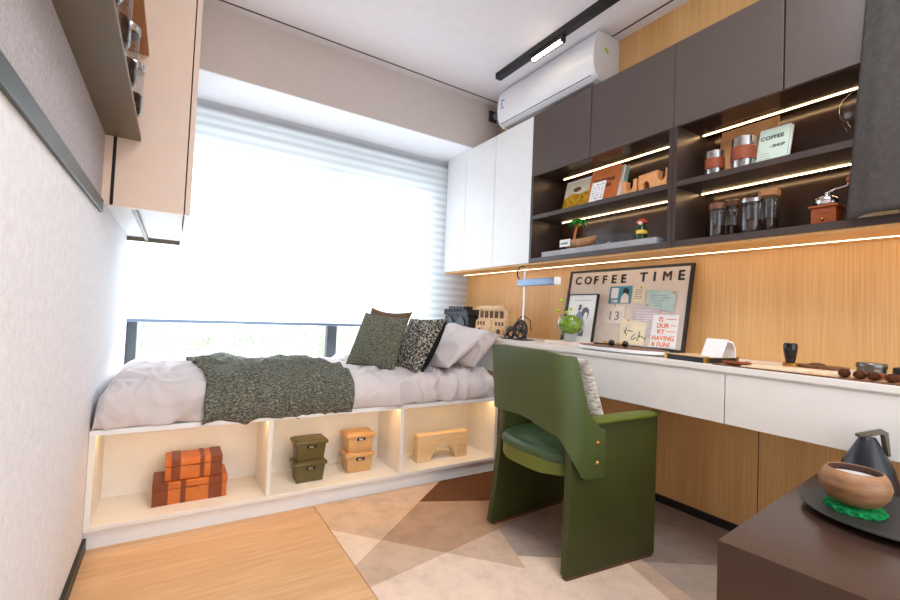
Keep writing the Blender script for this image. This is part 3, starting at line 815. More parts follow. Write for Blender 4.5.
# desk items ----------------------------------------------------------------
va = thing('glass_vase', (2.185, 1.680, ZTOP + .018), 'round glass vase with green moss and a sprig on a pink book', 'vase')
vb = Vector((2.185, 1.680, ZTOP + .018))
obj('glass_bowl', lathe(bmesh.new(), [(0, .002), (.035, .002), (.036, .03), (.045, .04), (.068, .06), (.079, .09), (.076, .125), (.060, .15), (.056, .152)], vb, 36), 'jar_glass', va, True, 60)
mb = bmesh.new(); bmesh.ops.create_icosphere(mb, subdivisions=4, radius=.064, matrix=Matrix.Translation(vb + Vector((0, 0, .096))) @ Matrix.Diagonal((1, 1, .84, 1)))
for v in mb.verts: v.co += (v.co - vb - Vector((0, 0, .096))).normalized() * .007 * noise.noise(v.co * 60)
obj('moss', mb, 'leaf', va, True)
obj('stem', tube(bmesh.new(), [vb + Vector(p) for p in ((-.01, .02, .11), (-.015, .035, .18), (-.01, .045, .25))], .002, 6), 'stem', va, True)
for p in ((-.02, .055, .235), (-.03, .070, .175), (-.02, .01, .165), (-.03, -.03, .185)):
    obj('leaf', sphere(bmesh.new(), vb + Vector(p), .013, .6, 1, .8, 10), 'leaf_yellow', va, True)
pk = thing('pink_book', (2.16, 1.66, ZTOP), 'pale pink book lying under the glass vase', 'book')
obj('cover', B(2.09, 2.27, 1.575, 1.785, ZTOP, ZTOP + .018, .002), 'pink_book', pk)

ty = thing('oval_tray', (2.03, 1.235, ZTOP), 'thin oval white tray with a brown top near the desk edge', 'tray')
def oval(sx, sy, n=48): return [(sx * math.cos(2 * PI * k / n), sy * math.sin(2 * PI * k / n)) for k in range(n)]
tm = Matrix.Translation((2.03, 1.225, ZTOP))
obj('rim', join(prism(bmesh.new(), oval(.075, .19), .008, tm), prism(bmesh.new(), oval(.10, .235), .014, tm @ Matrix.Translation((0, 0, .008)))), 'paper', ty)
obj('top_inlay', prism(bmesh.new(), oval(.096, .229), .003, tm @ Matrix.Translation((0, 0, .022))), 'walnut', ty)
kn = bmesh.new()
for y, lb in ((1.275, 'black ball ornament with brass arm on the oval tray, nearer the vase'), (1.20, 'black ball ornament with brass arm on the oval tray, nearer the notebook')):
    t = thing('bead_ornament', (2.03, y, ZTOP + .025), lb, 'ornament', 'ornaments on the oval tray')
    z = ZTOP + .025
    obj('ball', sphere(bmesh.new(), (2.03, y, z + .015), .015, n=16), 'black_gloss', t, True)
    obj('brass_arm', tube(bmesh.new(), [(2.03, y + .014, z + .012), (2.03, y + .035, z + .012), (2.03, y + .045, z + .012)], .008, 10), 'brass', t, True)

nb = thing('black_notebook', (2.03, .85, ZTOP), 'thick black notebook with a tan cover on the desk front', 'notebook')
nm = Matrix.Translation((2.032, .858, ZTOP)) @ Matrix.Rotation(math.radians(-9), 4, 'Z')
obj('block', prism(bmesh.new(), rect(-.075, .10, -.085, .095), .020, nm), 'black', nb)
obj('cover', prism(bmesh.new(), rect(-.073, .098, -.083, .093), .002, nm @ Matrix.Translation((0, 0, .020))), 'tan_cover', nb)
cb = bmesh.new()
for x, y in ((-.072, -.082), (.097, -.082), (-.072, .092)): cb = join(cb, prism(bmesh.new(), rect(x - .007, x + .007, y - .007, y + .007), .025, nm @ Matrix.Translation((0, 0, -.0005))))
obj('brass_corners', cb, 'brass', nb)
tc = thing('tent_card', (2.055, .78, ZTOP + .023), 'white folded tent card standing on the black notebook', 'card')
tm2 = nm @ Matrix.Translation((.02, -.055, .0225))
b = bmesh.new()
outl = [(-.034, 0), (-.03, 0), (.001, .062), (.030, .055), (.045, .03), (.047, 0), (.051, 0), (.050, .032), (.033, .060), (.0, .070)]
prism(b, outl, .085, tm2 @ Matrix(((1, 0, 0, 0), (0, 0, 1, -.045), (0, 1, 0, 0), (0, 0, 0, 1))))
obj('folded_sheet', b, 'paper', tc)
sc_ = thing('saucer', (1.985, .705, ZTOP + .004), 'small reddish brown saucer on the desk beside the black notebook', 'saucer')
obj('dish', lathe(bmesh.new(), [(0, .001), (.025, .001), (.045, .008), (.047, .010), (.044, .011), (.024, .005), (0, .005)], (1.985, .700, ZTOP + .004), 32), 'terracotta', sc_, True, 50)
dm = thing('desk_mat', (2.05, .3, ZTOP), 'thin tan leather mat with dark edge along the desk front', 'mat')
obj('sheet', B(1.935, 2.20, -.3, .755, ZTOP, ZTOP + .0035), 'leather_mat', dm)
b = bmesh.new(); box(b, 1.931, 1.937, -.3, .757, ZTOP, ZTOP + .005); box(b, 1.935, 2.20, .752, .757, ZTOP, ZTOP + .005)
obj('stitched_edge', b, 'walnut', dm)
zm = ZTOP + .0035
pp = bmesh.new()
for k, (x, y, a, w_, h_, lb) in enumerate([(2.02, .632, .08, .07, .085, 'cream paper sheet on the mat beside the saucer'), (2.03, .535, -.06, .07, .085, 'cream paper sheet in the middle of the mat'),
                                       (2.06, .445, .05, .07, .07, 'cream paper sheet on the mat beside the brushes')]):
    t = tag(obj('paper_sheet', prism(bmesh.new(), rect(-w_, w_, -h_ / 2, h_ / 2), .004, Matrix.Translation((x, y, zm + .004 * 0 + .0002)) @ Matrix.Rotation(a, 4, 'Z')), 'card_cream'), lb, 'paper', 'paper sheets on the mat')
tp = thing('coffee_tamper', (2.225, .625, ZTOP), 'black handled coffee tamper standing by the oak wall', 'tamper')
c0 = (2.225, .622, ZTOP)
obj('foot', lathe(bmesh.new(), [(0, 0), (.024, 0), (.025, .004), (.025, .014), (.012, .02), (0, .02)], c0, 24), 'brass', tp, True, 40)
obj('handle', lathe(bmesh.new(), [(0, .018), (.014, .018), (.017, .03), (.022, .06), (.023, .082), (.019, .090), (0, .091)], c0, 24), 'black_gloss', tp, True, 50)
lf = thing('leaf_board', (2.28, .55, ZTOP), 'brown leaf shaped wooden board lying near the oak wall', 'board')
obj('board', prism(bmesh.new(), [(-.02, -.09), (.03, -.075), (.05, -.02), (.045, .04), (.02, .085), (-.02, .09), (-.045, .04), (-.045, -.04)], .012, Matrix.Translation((2.29, .55, ZTOP)), .003), 'walnut', lf)
obj('handle', sphere(bmesh.new(), (2.29, .56, ZTOP + .014), .012, 1, 2.2, .6, 14), 'walnut', lf, True)

def brush(x, y, label, ang):
    t = thing('bristle_brush', (x, y, zm), label, 'brush', 'brushes on the mat')
    a = Matrix.Translation((x, y, zm + .013)) @ Matrix.Rotation(ang, 4, 'Z')
    hb = bmesh.new(); sphere(hb, (0, 0, 0), .015, 1.5, 1, .85, 16)
    for v in hb.verts: v.co = a @ v.co
    obj('bristles', hb, 'fur', t, True)
    ax_ = a.to_3x3() @ Vector((1, 0, 0))
    obj('handle', lathe(bmesh.new(), [(.008, .016), (.010, .02), (.0095, .045), (.006, .075), (0, .078)], a @ Vector((0, 0, -.002)), 14, ax_), 'terracotta', t, True)
for y, x, lb, an in ((.392, 1.972, 'brown bristle brush on the mat, nearest the paper sheets', .15), (.356, 1.968, 'second brown bristle brush from the paper sheets', .05),
                     (.326, 1.972, 'third brown bristle brush from the paper sheets', -.1), (.286, 1.97, 'fourth brown bristle brush, nearest the photo edge', -.25)):
    brush(x, y, lb, an)
ti = thing('round_tin', (2.245, .415, ZTOP), 'grey ribbed metal tin standing behind the brushes', 'tin')
obj('body', lathe(bmesh.new(), [(0, 0), (.036, 0), (.038, .003), (.036, .008), (.038, .014), (.036, .02), (.037, .024), (.03, .024), (.03, .02), (0, .02)], (2.245, .398, ZTOP), 32), 'tin', ti, True, 40)
obj('lid', lathe(bmesh.new(), [(.03, .022), (.039, .022), (.040, .026), (.040, .036), (.037, .040), (0, .040)], (2.245, .398, ZTOP), 32), 'tin', ti, True, 40)
bb = thing('black_case', (2.26, .30, ZTOP), 'small black case by the oak wall at the desk end', 'case')
obj('body', B(2.235, 2.30, .19, .345, ZTOP, ZTOP + .032, .004), 'black', bb)

# desk lamp ------------------------------------------------------------------
lp = thing('desk_lamp', (2.11, 2.03, ZTOP), 'slim chrome desk lamp with blue grey bar head and black wheel base', 'lamp')
obj('base_plate', B(2.06, 2.15, 1.945, 2.155, ZTOP, ZTOP + .006, .002), 'black', lp)
def ring(c, r, tr_, n=28, tilt=0): return tube(bmesh.new(), [Vector(c) + Vector((tilt * math.sin(2 * PI * k / n) * r, r * math.cos(2 * PI * k / n), r * math.sin(2 * PI * k / n))) for k in range(n)], tr_, 8, True)
wb = ring((2.09, 2.00, ZTOP + .066), .055, .008)
for k in range(6):
    a = k * PI / 3
    wb = join(wb, tube(bmesh.new(), [(2.09, 2.00, ZTOP + .066), (2.09, 2.00 + .054 * math.cos(a), ZTOP + .066 + .054 * math.sin(a))], .0045, 6))
wb = join(wb, cyl(bmesh.new(), (2.078, 2.00, ZTOP + .066), .018, .024, 16, (1, 0, 0)))
obj('wheel', wb, 'black', lp, True, 50)
obj('cable_reel', ring((2.10, 2.105, ZTOP + .043), .032, .009), 'black', lp, True)
obj('strut', tube(bmesh.new(), [(2.09, 2.15, ZTOP + .012), (2.09, 2.12, ZTOP + .045), (2.09, 2.06, ZTOP + .075)], .008, 8), 'black', lp, True)
obj('strut', tube(bmesh.new(), [(2.09, 1.95, ZTOP + .012), (2.09, 1.965, ZTOP + .05), (2.09, 1.99, ZTOP + .10)], .008, 8), 'black', lp, True)
obj('strut', tube(bmesh.new(), [(2.09, 1.99, ZTOP + .10), (2.09, 2.04, ZTOP + .11), (2.09, 2.09, ZTOP + .06)], .006, 8), 'black', lp, True)
obj('cable', tube(bmesh.new(), [(2.11, 2.06, ZTOP + .05), (2.11, 2.05, ZTOP + .13), (2.11, 2.00, ZTOP + .155), (2.11, 1.935, ZTOP + .125), (2.11, 1.925, ZTOP + .06)], .0035, 8), 'black', lp, True)
obj('pole', cyl(bmesh.new(), (2.11, 2.00, ZTOP + .004), .006, .452, 14), 'chrome', lp, True, 40)
obj('head', B(2.095, 2.125, 1.735, 2.055, ZTOP + .340, ZTOP + .386, .006), 'lamp_blue', lp, True, 40)
obj('head_end', B(2.094, 2.126, 1.705, 1.735, ZTOP + .340, ZTOP + .386, .006), 'paper', lp, True, 40)
obj('loop_cable', tube(bmesh.new(), [(2.11, 2.00, ZTOP + .455), (2.11, 2.015, ZTOP + .470), (2.11, 2.045, ZTOP + .470), (2.11, 2.07, ZTOP + .445), (2.11, 2.072, ZTOP + .415), (2.11, 2.055, ZTOP + .388), (2.11, 2.02, ZTOP + .378)], .004, 8), 'black', lp, True)

# model kits on the ledge -----------------------------------------------------
def kit_bus(x, yl, yr, z, h, mw, md, root, black=False):
    w = yl - yr
    mtx = frame_mat((x, yl, z), (0, -1, 0), (0, 0, 1))
    def P(out, d0, d1): return prism(bmesh.new(), out, d0 - d1, mtx @ Matrix.Translation((0, 0, -d0)))
    obj('body', P([(0, .18 * h), (w * .02, .5 * h), (w * .10, .56 * h), (w * .12, .9 * h), (w * .95, .92 * h), (w, .85 * h), (w, .18 * h)], .012, .055), mw, root)
    obj('roof', P([(w * .08, .86 * h), (w * .10, .97 * h), (w * .3, h), (w * .93, h), (w * .98, .88 * h)], -.004, .065), mw, root)
    b = bmesh.new()
    for k in range(5):
        a = w * (.16 + .155 * k)
        b = join(b, P(rect(a, a + w * .10, .60 * h, .82 * h), .009, .012))
    obj('windows', b, md, root)
    obj('side_panel', P([(w * .04, .2 * h), (w * .05, .5 * h), (w * .3, .54 * h), (w * .97, .54 * h), (w * .97, .2 * h)], .004, .012), mw, root)
    b = bmesh.new()
    for k in range(9):
        if k not in (3, 4, 5): b = join(b, P(rect(w * (.10 + .095 * k), w * (.15 + .095 * k), .36 * h, .48 * h), .0025, .005))
    obj('slots', b, md, root)
    obj('emblem', P(arc(w * .48, .40 * h, .15 * h, 0, 2 * PI, 20)[:-1], -.002, .004), mw, root)
    for cx in (.2, .8):
        rg = P(arc(w * cx, .17 * h, .165 * h, 0, 2 * PI, 24)[:-1], -.004, .004)
        wl = obj('wheel', rg, mw, root)
        obj('hub', P(arc(w * cx, .17 * h, .09 * h, 0, 2 * PI, 18)[:-1], -.008, -.004), md, wl)
bs = thing('wooden_bus_model', (2.16, 2.44, ZTOP), 'plywood model bus on the desk ledge behind the pillows', 'model bus')
kit_bus(2.12, 2.545, 2.18, ZTOP, .216, 'bus_wood', 'bus_dark', bs)
bk = thing('black_model', (2.16, 2.82, ZTOP), 'black plywood model with stepped roof behind the patterned cushion', 'model')
kx = 2.12
mtx = frame_mat((kx, 2.955, ZTOP), (0, -1, 0), (0, 0, 1))
b = prism(bmesh.new(), [(0, 0), (.33, 0), (.33, .13), (.30, .15), (.02, .15), (0, .12)], -.10, mtx)
obj('body', b, 'kit_black', bk)
st_ = [(0, .14)]
for k in range(8): st_ += [(k * .042, .185), (k * .042 + .026, .185), (k * .042 + .026, .165), (k * .042 + .042, .165)]
st_ += [(.336, .14)]
obj('stepped_roof', prism(bmesh.new(), st_, -.12, mtx @ Matrix.Translation((0, 0, .012))), 'kit_black', bk)
obj('roof_cap', prism(bmesh.new(), rect(.05, .27, .18, .208), -.08, mtx), 'kit_black', bk)
for cx_ in (.08, .24):
    obj('wheel', prism(bmesh.new(), arc(cx_, .07, .055, 0, 2 * PI, 24)[:-1], .012, mtx), 'kit_black2', bk)
b = bmesh.new()
for k in range(5): b = join(b, prism(bmesh.new(), rect(.02 + k * .065, .055 + k * .065, .132, .148), .006, mtx))
obj('window_blocks', b, 'kit_black2', bk)

# ---------------------------------------------------------------- bed
YF = 1.975
bd = thing('platform_bed', (.96, 2.5, 0), 'white built in platform bed with three lit open storage bays', 'bed')
XE = 1.915
obj('top_board', B(.001, XE, YF, 3.06, .421, .441, .002), 'white_edge', bd)
obj('base_board', B(.001, XE, YF, 3.06, .070, .088, .002), 'cream_lam', bd)
obj('back_panel', B(.02, XE, 2.262, 2.28, .088, .421), 'cream_lam', bd)
obj('plinth', B(.001, XE, YF + .022, 3.0, 0, .070), 'white_edge', bd)
for a, c in ((.001, .021), (.624, .643), (1.271, 1.292), (XE - .02, XE)):
    obj('divider', B(a, c, YF + .001, 2.262, .088, .421, .001), 'cream_lam', bd)
for a, c in ((.03, .616), (.652, 1.263), (1.30, XE - .03)):
    obj('led_strip', B(a, c, YF + .03, YF + .042, .4165, .4208), 'led_bed', bd)

prof = [(2.01, .442), (1.985, .448), (1.972, .475), (1.968, .51), (1.975, .55), (2.00, .58), (2.05, .597), (2.15, .603), (2.40, .603), (2.75, .600), (2.98, .598), (3.03, .585), (3.05, .55), (3.05, .45)]
def mkprof(pts):
    ps = [Vector(p) for p in pts]
    # smooth resample (Catmull-Rom)
    out = []
    for i in range(len(ps) - 1):
        p0, p1, p2, p3 = ps[max(i - 1, 0)], ps[i], ps[i + 1], ps[min(i + 2, len(ps) - 1)]
        for k in range(12):
            t = k / 12
            out.append(.5 * ((2 * p1) + (p2 - p0) * t + (2 * p0 - 5 * p1 + 4 * p2 - p3) * t * t + (3 * p1 - p0 - 3 * p2 + p3) * t ** 3))
    out.append(ps[-1])
    acc = [0]
    for a, b in zip(out, out[1:]): acc.append(acc[-1] + (b - a).length)
    return out, acc
PO, PA = mkprof(prof)
def pat(s):
    s = max(0, min(s, PA[-1] - 1e-6))
    lo, hi = 0, len(PA) - 1
    while hi - lo > 1:
        m_ = (lo + hi) // 2
        if PA[m_] <= s: lo = m_
        else: hi = m_
    t = (s - PA[lo]) / (PA[hi] - PA[lo])
    p = PO[lo].lerp(PO[hi], t); d = (PO[hi] - PO[lo]).normalized()
    return p, Vector((-d.y, d.x))
def mattress_pt(x, s, off=0.0, wr=1.0):
    p, n = pat(s)
    if n.x > 0 and p.x < 2.2: n = -n
    e = 1.0
    if x < .14: e = (max(0.0, 1 - ((.14 - x) / .14) ** 3.0)) ** .4
    if x > 1.86: e = (max(0.0, 1 - ((x - 1.86) / .048) ** 3)) ** .4
    fold = 0.0
    q = Vector((x, p.x, p.y))
    fold += .034 * (abs(noise.noise(Vector((x * 3.2 + p.x * 1.4, p.x * 2.2 - x * .6, p.y * 2)))) - .2)
    fold += .024 * (abs(noise.noise(Vector((x * 7 - p.x * 3, p.x * 4 + x * 2, p.y * 6 + 3)))) - .2)
    w1 = noise.noise(Vector((x * 2.1, p.x * 2.1, 9))); w2 = noise.noise(Vector((x * 2.1, p.x * 2.1, 19)))
    cr = 1 - abs(noise.noise(Vector((x * 5 + w1 * 2.2 + p.x * 2, p.x * 3.2 + w2 * 2.2 + p.y * 5, 31))))
    fold += .020 * cr ** 5
    cr = 1 - abs(noise.noise(Vector((x * 11 - p.x * 4 + w2 * 3, p.x * 7 + w1 * 3 + p.y * 9, 47))))
    fold += .009 * cr ** 4
    fold += .003 * noise.noise(q * 24) - .012
    if p.x < 2.03: fold += .007 * math.sin(x * 26 + 2.5 * noise.noise(Vector((x * 3, 0, p.y * 6)))) * (.6 + noise.noise(Vector((x * 2, 5, 0))))
    d = fold * wr + off
    y = p.x + n.x * d; z = p.y + n.y * d
    if x > 1.0: z -= .012 * min(1, (x - 1.0) / .6) * max(.2, min(1, (p.y - .45) / .12))
    return Vector((x, y, .442 + (z - .442) * (e if e > .02 else 0.0)))
sm = PA[-1]
b = bmesh.new()
grid(b, 250, 190, lambda u, v: mattress_pt(.008 + 1.898 * u, v * sm) if 0 < u < 1 else Vector((.008 + 1.898 * u, pat(v * sm)[0].x, .442)))
for v in b.verts: v.co.z = max(v.co.z, .4415)
bmesh.ops.recalc_face_normals(b, faces=b.faces)
mtr = thing('mattress', (.95, 2.5, .441), 'mattress under a wrinkled pale lilac grey duvet on the platform bed', 'mattress')
obj('duvet', b, 'bedding', mtr, True)
obj('mattress_core', B(.10, 1.82, 2.10, 2.96, .4415, .53, .02), 'white_lam', mtr)

# throw blanket
def throw(u, v):
    x0 = .362 + .02 * math.sin(v * 5) - .03 * v ; x1 = 1.0 - .01 * math.sin(v * 7) - .12 * max(0, v - .25) + .03 * math.sin(v * 3.1)
    x = x0 + (x1 - x0) * u
    s = .005 + .012 * math.sin(u * 8) + (.955 + .05 * math.sin(u * 5)) * v
    p = mattress_pt(x, s, .013 + .022 * abs(noise.noise(Vector((x * 5, s * 6, 2)))) + .020 * max(0, 1 - abs(s - .30 - .25 * (x - .6) - .03 * math.sin(x * 11)) / .05) + .016 * max(0, 1 - abs(s - .52 + .3 * (x - .6) - .03 * math.sin(x * 9)) / .045) + .007 * noise.noise(Vector((x * 13, s * 15, 7))), .75)
    if s < .12: p.y -= .010 * (1 - s / .12) * (1 + .8 * math.sin(u * 17))
    return p
b = grid(bmesh.new(), 120, 150, throw)
bmesh.ops.recalc_face_normals(b, faces=b.faces)
bmesh.ops.solidify(b, geom=b.faces[:], thickness=-.006)
tag(obj('throw_blanket', b, 'throw', smooth=True), 'dark grey green woven throw blanket draped across the bed', 'blanket')

# cushions
def cushion_pt(cs, u, v, T, side, pinch=.07, wr=0.0):
    """cs: BL, BR, TR, TL; u, v in -1..1"""
    pu = u * (1 - pinch * (1 - v * v)); pv = v * (1 - pinch * (1 - u * u))
    a, c = (pu + 1) / 2, (pv + 1) / 2
    p = cs[0] * (1 - a) * (1 - c) + cs[1] * a * (1 - c) + cs[2] * a * c + cs[3] * (1 - a) * c
    n = (cs[1] - cs[0]).cross(cs[3] - cs[0]).normalized()
    t = T * (max(0, (1 - u * u)) * max(0, (1 - v * v))) ** .42
    t *= 1 + .12 * noise.noise(p * 9)
    if wr: t += wr * min(1, 4 * (1 - u * u)) * min(1, 4 * (1 - v * v)) * ((1 - abs(noise.noise(Vector((p.x * 4, p.y * 6, p.z * 9 + noise.noise(p * 5)))))) ** 4 - .4)
    return p + n * t * side
def cushion_half(cs, T, side, n=30, pinch=.07, wr=0.0):
    cs = [Vector(c) for c in cs]
    b = grid(bmesh.new(), n, n, lambda u, v: cushion_pt(cs, math.sin((u * 2 - 1) * PI / 2), math.sin((v * 2 - 1) * PI / 2), T, side, pinch, wr))
    bmesh.ops.recalc_face_normals(b, faces=b.faces)
    return b
def cushion(name, cs, T, mf, mb_, label, cat='cushion', group=None, pinch=.07, tb=None, wr=0.0):
    c = sum((Vector(p) for p in cs), Vector()) / 4
    lowz = min(p[2] for p in cs)
    t = thing(name, (c.x, c.y, lowz), label, cat, group)
    obj('front_cover', cushion_half(cs, T, 1, n=30 if not wr else 60, pinch=pinch, wr=wr), mf, t, True)
    obj('back_cover', cushion_half(cs, tb or T, -1, pinch=pinch), mb_, t, True)
    return t
PG = 'cushions and pillows on the bed'
cushion('cushion', [(1.113, 2.42, .604), (1.284, 2.115, .598), (1.404, 2.190, .893), (1.252, 2.492, .915)], .055, 'cush_green', 'cush_green', 'grey green textured cushion nearest the throw blanket', 'cushion', PG)
cushion('cushion', [(1.27, 2.68, .61), (1.40, 2.36, .61), (1.505, 2.345, .932), (1.335, 2.60, .950)], .05, 'cush_brown', 'cush_brown', 'plain brown cushion behind the grey green cushion', 'cushion', PG, pinch=.14)
cushion('cushion', [(1.338, 2.26, .600), (1.408, 2.046, .590), (1.583, 2.060, .900), (1.484, 2.33, .892)], .045, 'cush_pattern', 'cush_black', 'black and beige speckled cushion with black back beside the pillows', 'cushion', PG, tb=.11)
cushion('pillow', [(1.50, 2.66, .625), (1.56, 1.995, .625), (1.868, 2.03, .835), (1.868, 2.66, .838)], .07, 'bedding', 'bedding', 'pale lilac grey pillow leaning against the desk ledge', 'pillow', PG, pinch=.04, wr=.03)
cushion('pillow', [(1.64, 2.36, .650), (1.735, 1.992, .622), (1.905, 1.975, .815), (1.895, 2.36, .845)], .06, 'pillow_grey', 'pillow_grey', 'grey pillow on top of the pale pillow, beside the green chair', 'pillow', PG, pinch=.04, wr=.03)

# storage bay items
def stripes_trunk(name, x0, x1, y0, y1, z, h, label, bands):
    t = thing(name, ((x0 + x1) / 2, (y0 + y1) / 2, z), label, 'storage box', 'striped leather boxes')
    obj('body', B(x0, x1, y0, y1, z, z + h * .68, .003), 'crate_orange', t)
    obj('lid', B(x0 - .002, x1 + .002, y0 - .002, y1 + .002, z + h * .68 + .0015, z + h, .004), 'crate_orange', t)
    for a, c in bands:
        xa, xb = x0 + (x1 - x0) * a, x0 + (x1 - x0) * c
        bnd = bmesh.new()
        box(bnd, xa, xb, y0 - .0012, y1 + .0012, z + .001, z + h * .68); box(bnd, xa, xb, y0 - .0032, y1 + .0032, z + h * .68 + .002, z + h + .0015)
        obj('stripe', bnd, 'crate_dark', t)
    xm = x0 + (x1 - x0) * .54
    obj('clasp', B(xm - .016, xm + .016, y0 - .0045, y0 - .002, z + h * .665, z + h * .70), 'crate_dark', t)
    return t
zb = .088
stripes_trunk('striped_box', .205, .478, 2.065, 2.215, zb, .092, 'larger striped brown leather box at the bottom in the left bay', [(-.004, .20), (.36, .43), (.74, .93)])
stripes_trunk('striped_box', .245, .455, 2.075, 2.205, zb + .094, .084, 'smaller striped brown leather box stacked on the larger one', [(.10, .26), (.60, .68), (.79, 1.004)])
def lidbox(x, y, z, m, label, group, mtext):
    t = thing('lidded_box', (x, y, z), label, 'storage box', group)
    w0, w1, d0, d1, h = .062, .072, .045, .053, .092
    b = bmesh.new()
    lo = [bm_ for bm_ in ((-w0, -d0), (w0, -d0), (w0, d0), (-w0, d0))]; hi = [(-w1, -d1), (w1, -d1), (w1, d1), (-w1, d1)]
    a = [b.verts.new((x + p, y + q, z)) for p, q in lo]; c = [b.verts.new((x + p, y + q, z + h)) for p, q in hi]
    b.faces.new(a[::-1]); b.faces.new(c)
    for i in range(4): b.faces.new((a[i], a[(i + 1) % 4], c[(i + 1) % 4], c[i]))
    bmesh.ops.bevel(b, geom=[e for e in b.edges], offset=.004, segments=2, affect='EDGES', profile=.5)
    bmesh.ops.recalc_face_normals(b, faces=b.faces)
    obj('body', b, m, t, True, 40)
    lidb = bmesh.new(); box(lidb, x - .079, x + .079, y - .059, y + .059, z + h - .012, z + h + .004, .004); box(lidb, x - .068, x + .068, y - .048, y + .048, z + h + .003, z + h + .009, .003)
    obj('lid', lidb, m, t, True, 40)
    obj('label_plate', B(x - .022, x + .022, y - .0545, y - .050, z + h * .68, z + h * .82), 'gap', t)
    obj('label_text', text_bm('BOX', .010, frame_mat((x - .012, y - .0548, z + h * .71), (1, 0, 0), (0, 0, 1)), .0003), mtext, t)
    return t
GB = 'lidded plastic boxes in the middle bay'
lidbox(.840, 2.108, zb, 'box_olive', 'lower olive green lidded box in the middle bay', GB, 'tan_cover')
lidbox(.840, 2.108, zb + .102, 'box_olive', 'upper olive green lidded box stacked in the middle bay', GB, 'tan_cover')
lidbox(1.100, 2.132, zb, 'box_tan', 'lower tan lidded box in the middle bay', GB, 'paper')
lidbox(1.100, 2.132, zb + .102, 'box_tan', 'upper tan lidded box stacked in the middle bay', GB, 'paper')
ol = [(0, 0), (.085, 0)] + arc(.170, .0, .085, PI, 0, 16)[1:-1] + [(.255, 0), (.335, 0), (.335, .150), (0, .150)]
am = frame_mat((1.430, 2.068, zb), (1, 0, 0), (0, 0, 1))
ab = thing('arch_block', (1.59, 2.09, zb), 'pale beech bridge shaped block in the right storage bay', 'block')
obj('block', prism(bmesh.new(), ol, -.055, am, .003), 'pale_wood', ab)
rb = bmesh.new()
for k in range(6): rb = join(rb, prism(bmesh.new(), rect(.266 + k * .011, .271 + k * .011, .008, .075), .0012, am))
obj('carved_lines', rb, 'tan_cover', ab)

# ---------------------------------------------------------------- rug
RZ = .005
bm = bmesh.new()
x0, x1, ya, yb_ = .842, 2.405, -.6, 1.985
vs = [bm.verts.new(p) for p in ((x0, ya, RZ), (x1, ya, RZ), (x1, yb_, RZ), (x0, yb_, RZ))]
bm.faces.new(vs)
lines = [((1.002, 1.94), (1.628, 1.652)), ((.846, 1.72), (1.173, 1.356)), ((1.173, 1.356), (2.057, .786)), ((1.448, 1.917), (.835, 1.424)), ((1.627, 1.431), (.884, 1.295)),
         ((1.49, 1.427), (1.351, 1.025)), ((1.812, .894), (1.76, .712)), ((1.95, 1.6), (1.75, .95)), ((1.2, .7), (2.3, .2))]
for p, q in lines:
    d = Vector((q[0] - p[0], q[1] - p[1], 0)); n = Vector((-d.y, d.x, 0))
    bmesh.ops.bisect_plane(bm, geom=bm.verts[:] + bm.edges[:] + bm.faces[:], plane_co=(p[0], p[1], RZ), plane_no=n)
seeds = [((1.15, 1.91), 'sand'), ((1.66, 1.84), 'dark'), ((2.0, 1.85), 'dark'), ((1.05, 1.72), 'tan'), ((1.35, 1.58), 'mid'), ((1.55, 1.55), 'sand'), ((1.2, 1.45), 'mid'), ((.90, 1.53), 'cream'), ((.98, 1.40), 'sand'), ((1.12, 1.34), 'sand'),
         ((.95, 1.22), 'pale'), ((1.2, 1.1), 'pale'), ((1.45, 1.30), 'sand'), ((1.65, 1.20), 'grey'), ((1.8, 1.3), 'grey'), ((1.7, 1.6), 'mid'), ((1.42, 1.06), 'cream'), ((1.62, .85), 'pale'), ((1.75, 1.02), 'grey'), ((1.30, .8), 'cream'),
         ((2.1, 1.3), 'taupe'), ((2.25, .9), 'taupe'), ((2.0, 1.0), 'taupe'), ((2.0, .75), 'grey'), ((1.85, .75), 'sand'), ((1.1, .5), 'sand'), ((1.9, .45), 'grey')]
keys = list(RUG)
for f in bm.faces:
    c = f.calc_center_median()
    k = min(seeds, key=lambda s: (s[0][0] - c.x) ** 2 + (s[0][1] - c.y) ** 2)[1]
    f.material_index = keys.index(k)
ret = bmesh.ops.extrude_face_region(bm, geom=bm.faces[:])
bmesh.ops.translate(bm, verts=[g for g in ret['geom'] if isinstance(g, bmesh.types.BMVert)], vec=(0, 0, -RZ + .0003))
bmesh.ops.recalc_face_normals(bm, faces=bm.faces)
tag(obj('rug', bm, [RUG[k] for k in keys]), 'beige and brown geometric patchwork rug under the green chair', 'rug')

# ---------------------------------------------------------------- green chair
ch = thing('armchair', (1.69, 1.235, 0), 'green leather armchair with slab sides pulled up to the white desk', 'armchair')
def slab(pts_bottom, pts_top, th_dir, m, name):
    """quad slab: bottom back, bottom front, top front, top back + thickness direction"""
    q = [Vector(p) for p in (*pts_bottom, *pts_top)]
    d = Vector(th_dir)
    b = bmesh.new()
    a = [b.verts.new(p) for p in q]; c = [b.verts.new(p + d) for p in q]
    b.faces.new(a[::-1]); b.faces.new(c)
    for i in range(4): b.faces.new((a[i], a[(i + 1) % 4], c[(i + 1) % 4], c[i]))
    bmesh.ops.recalc_face_normals(b, faces=b.faces)
    bmesh.ops.bevel(b, geom=b.edges[:], offset=.007, segments=3, affect='EDGES', profile=.5)
    return obj(name, b, m, ch, True, 50)
ZR = RZ + .006
slab(((1.448, .988, ZR + .004), (1.895, .942, ZR + .004)), ((1.960, .982, .541), (1.480, 1.010, .541)), (.003, .034, 0), 'chair_green', 'side_panel')
slab(((1.466, 1.475, ZR + .004), (1.955, 1.500, ZR + .004)), ((1.995, 1.485, .535), (1.520, 1.470, .50)), (-.003, -.034, 0), 'chair_green', 'side_panel')
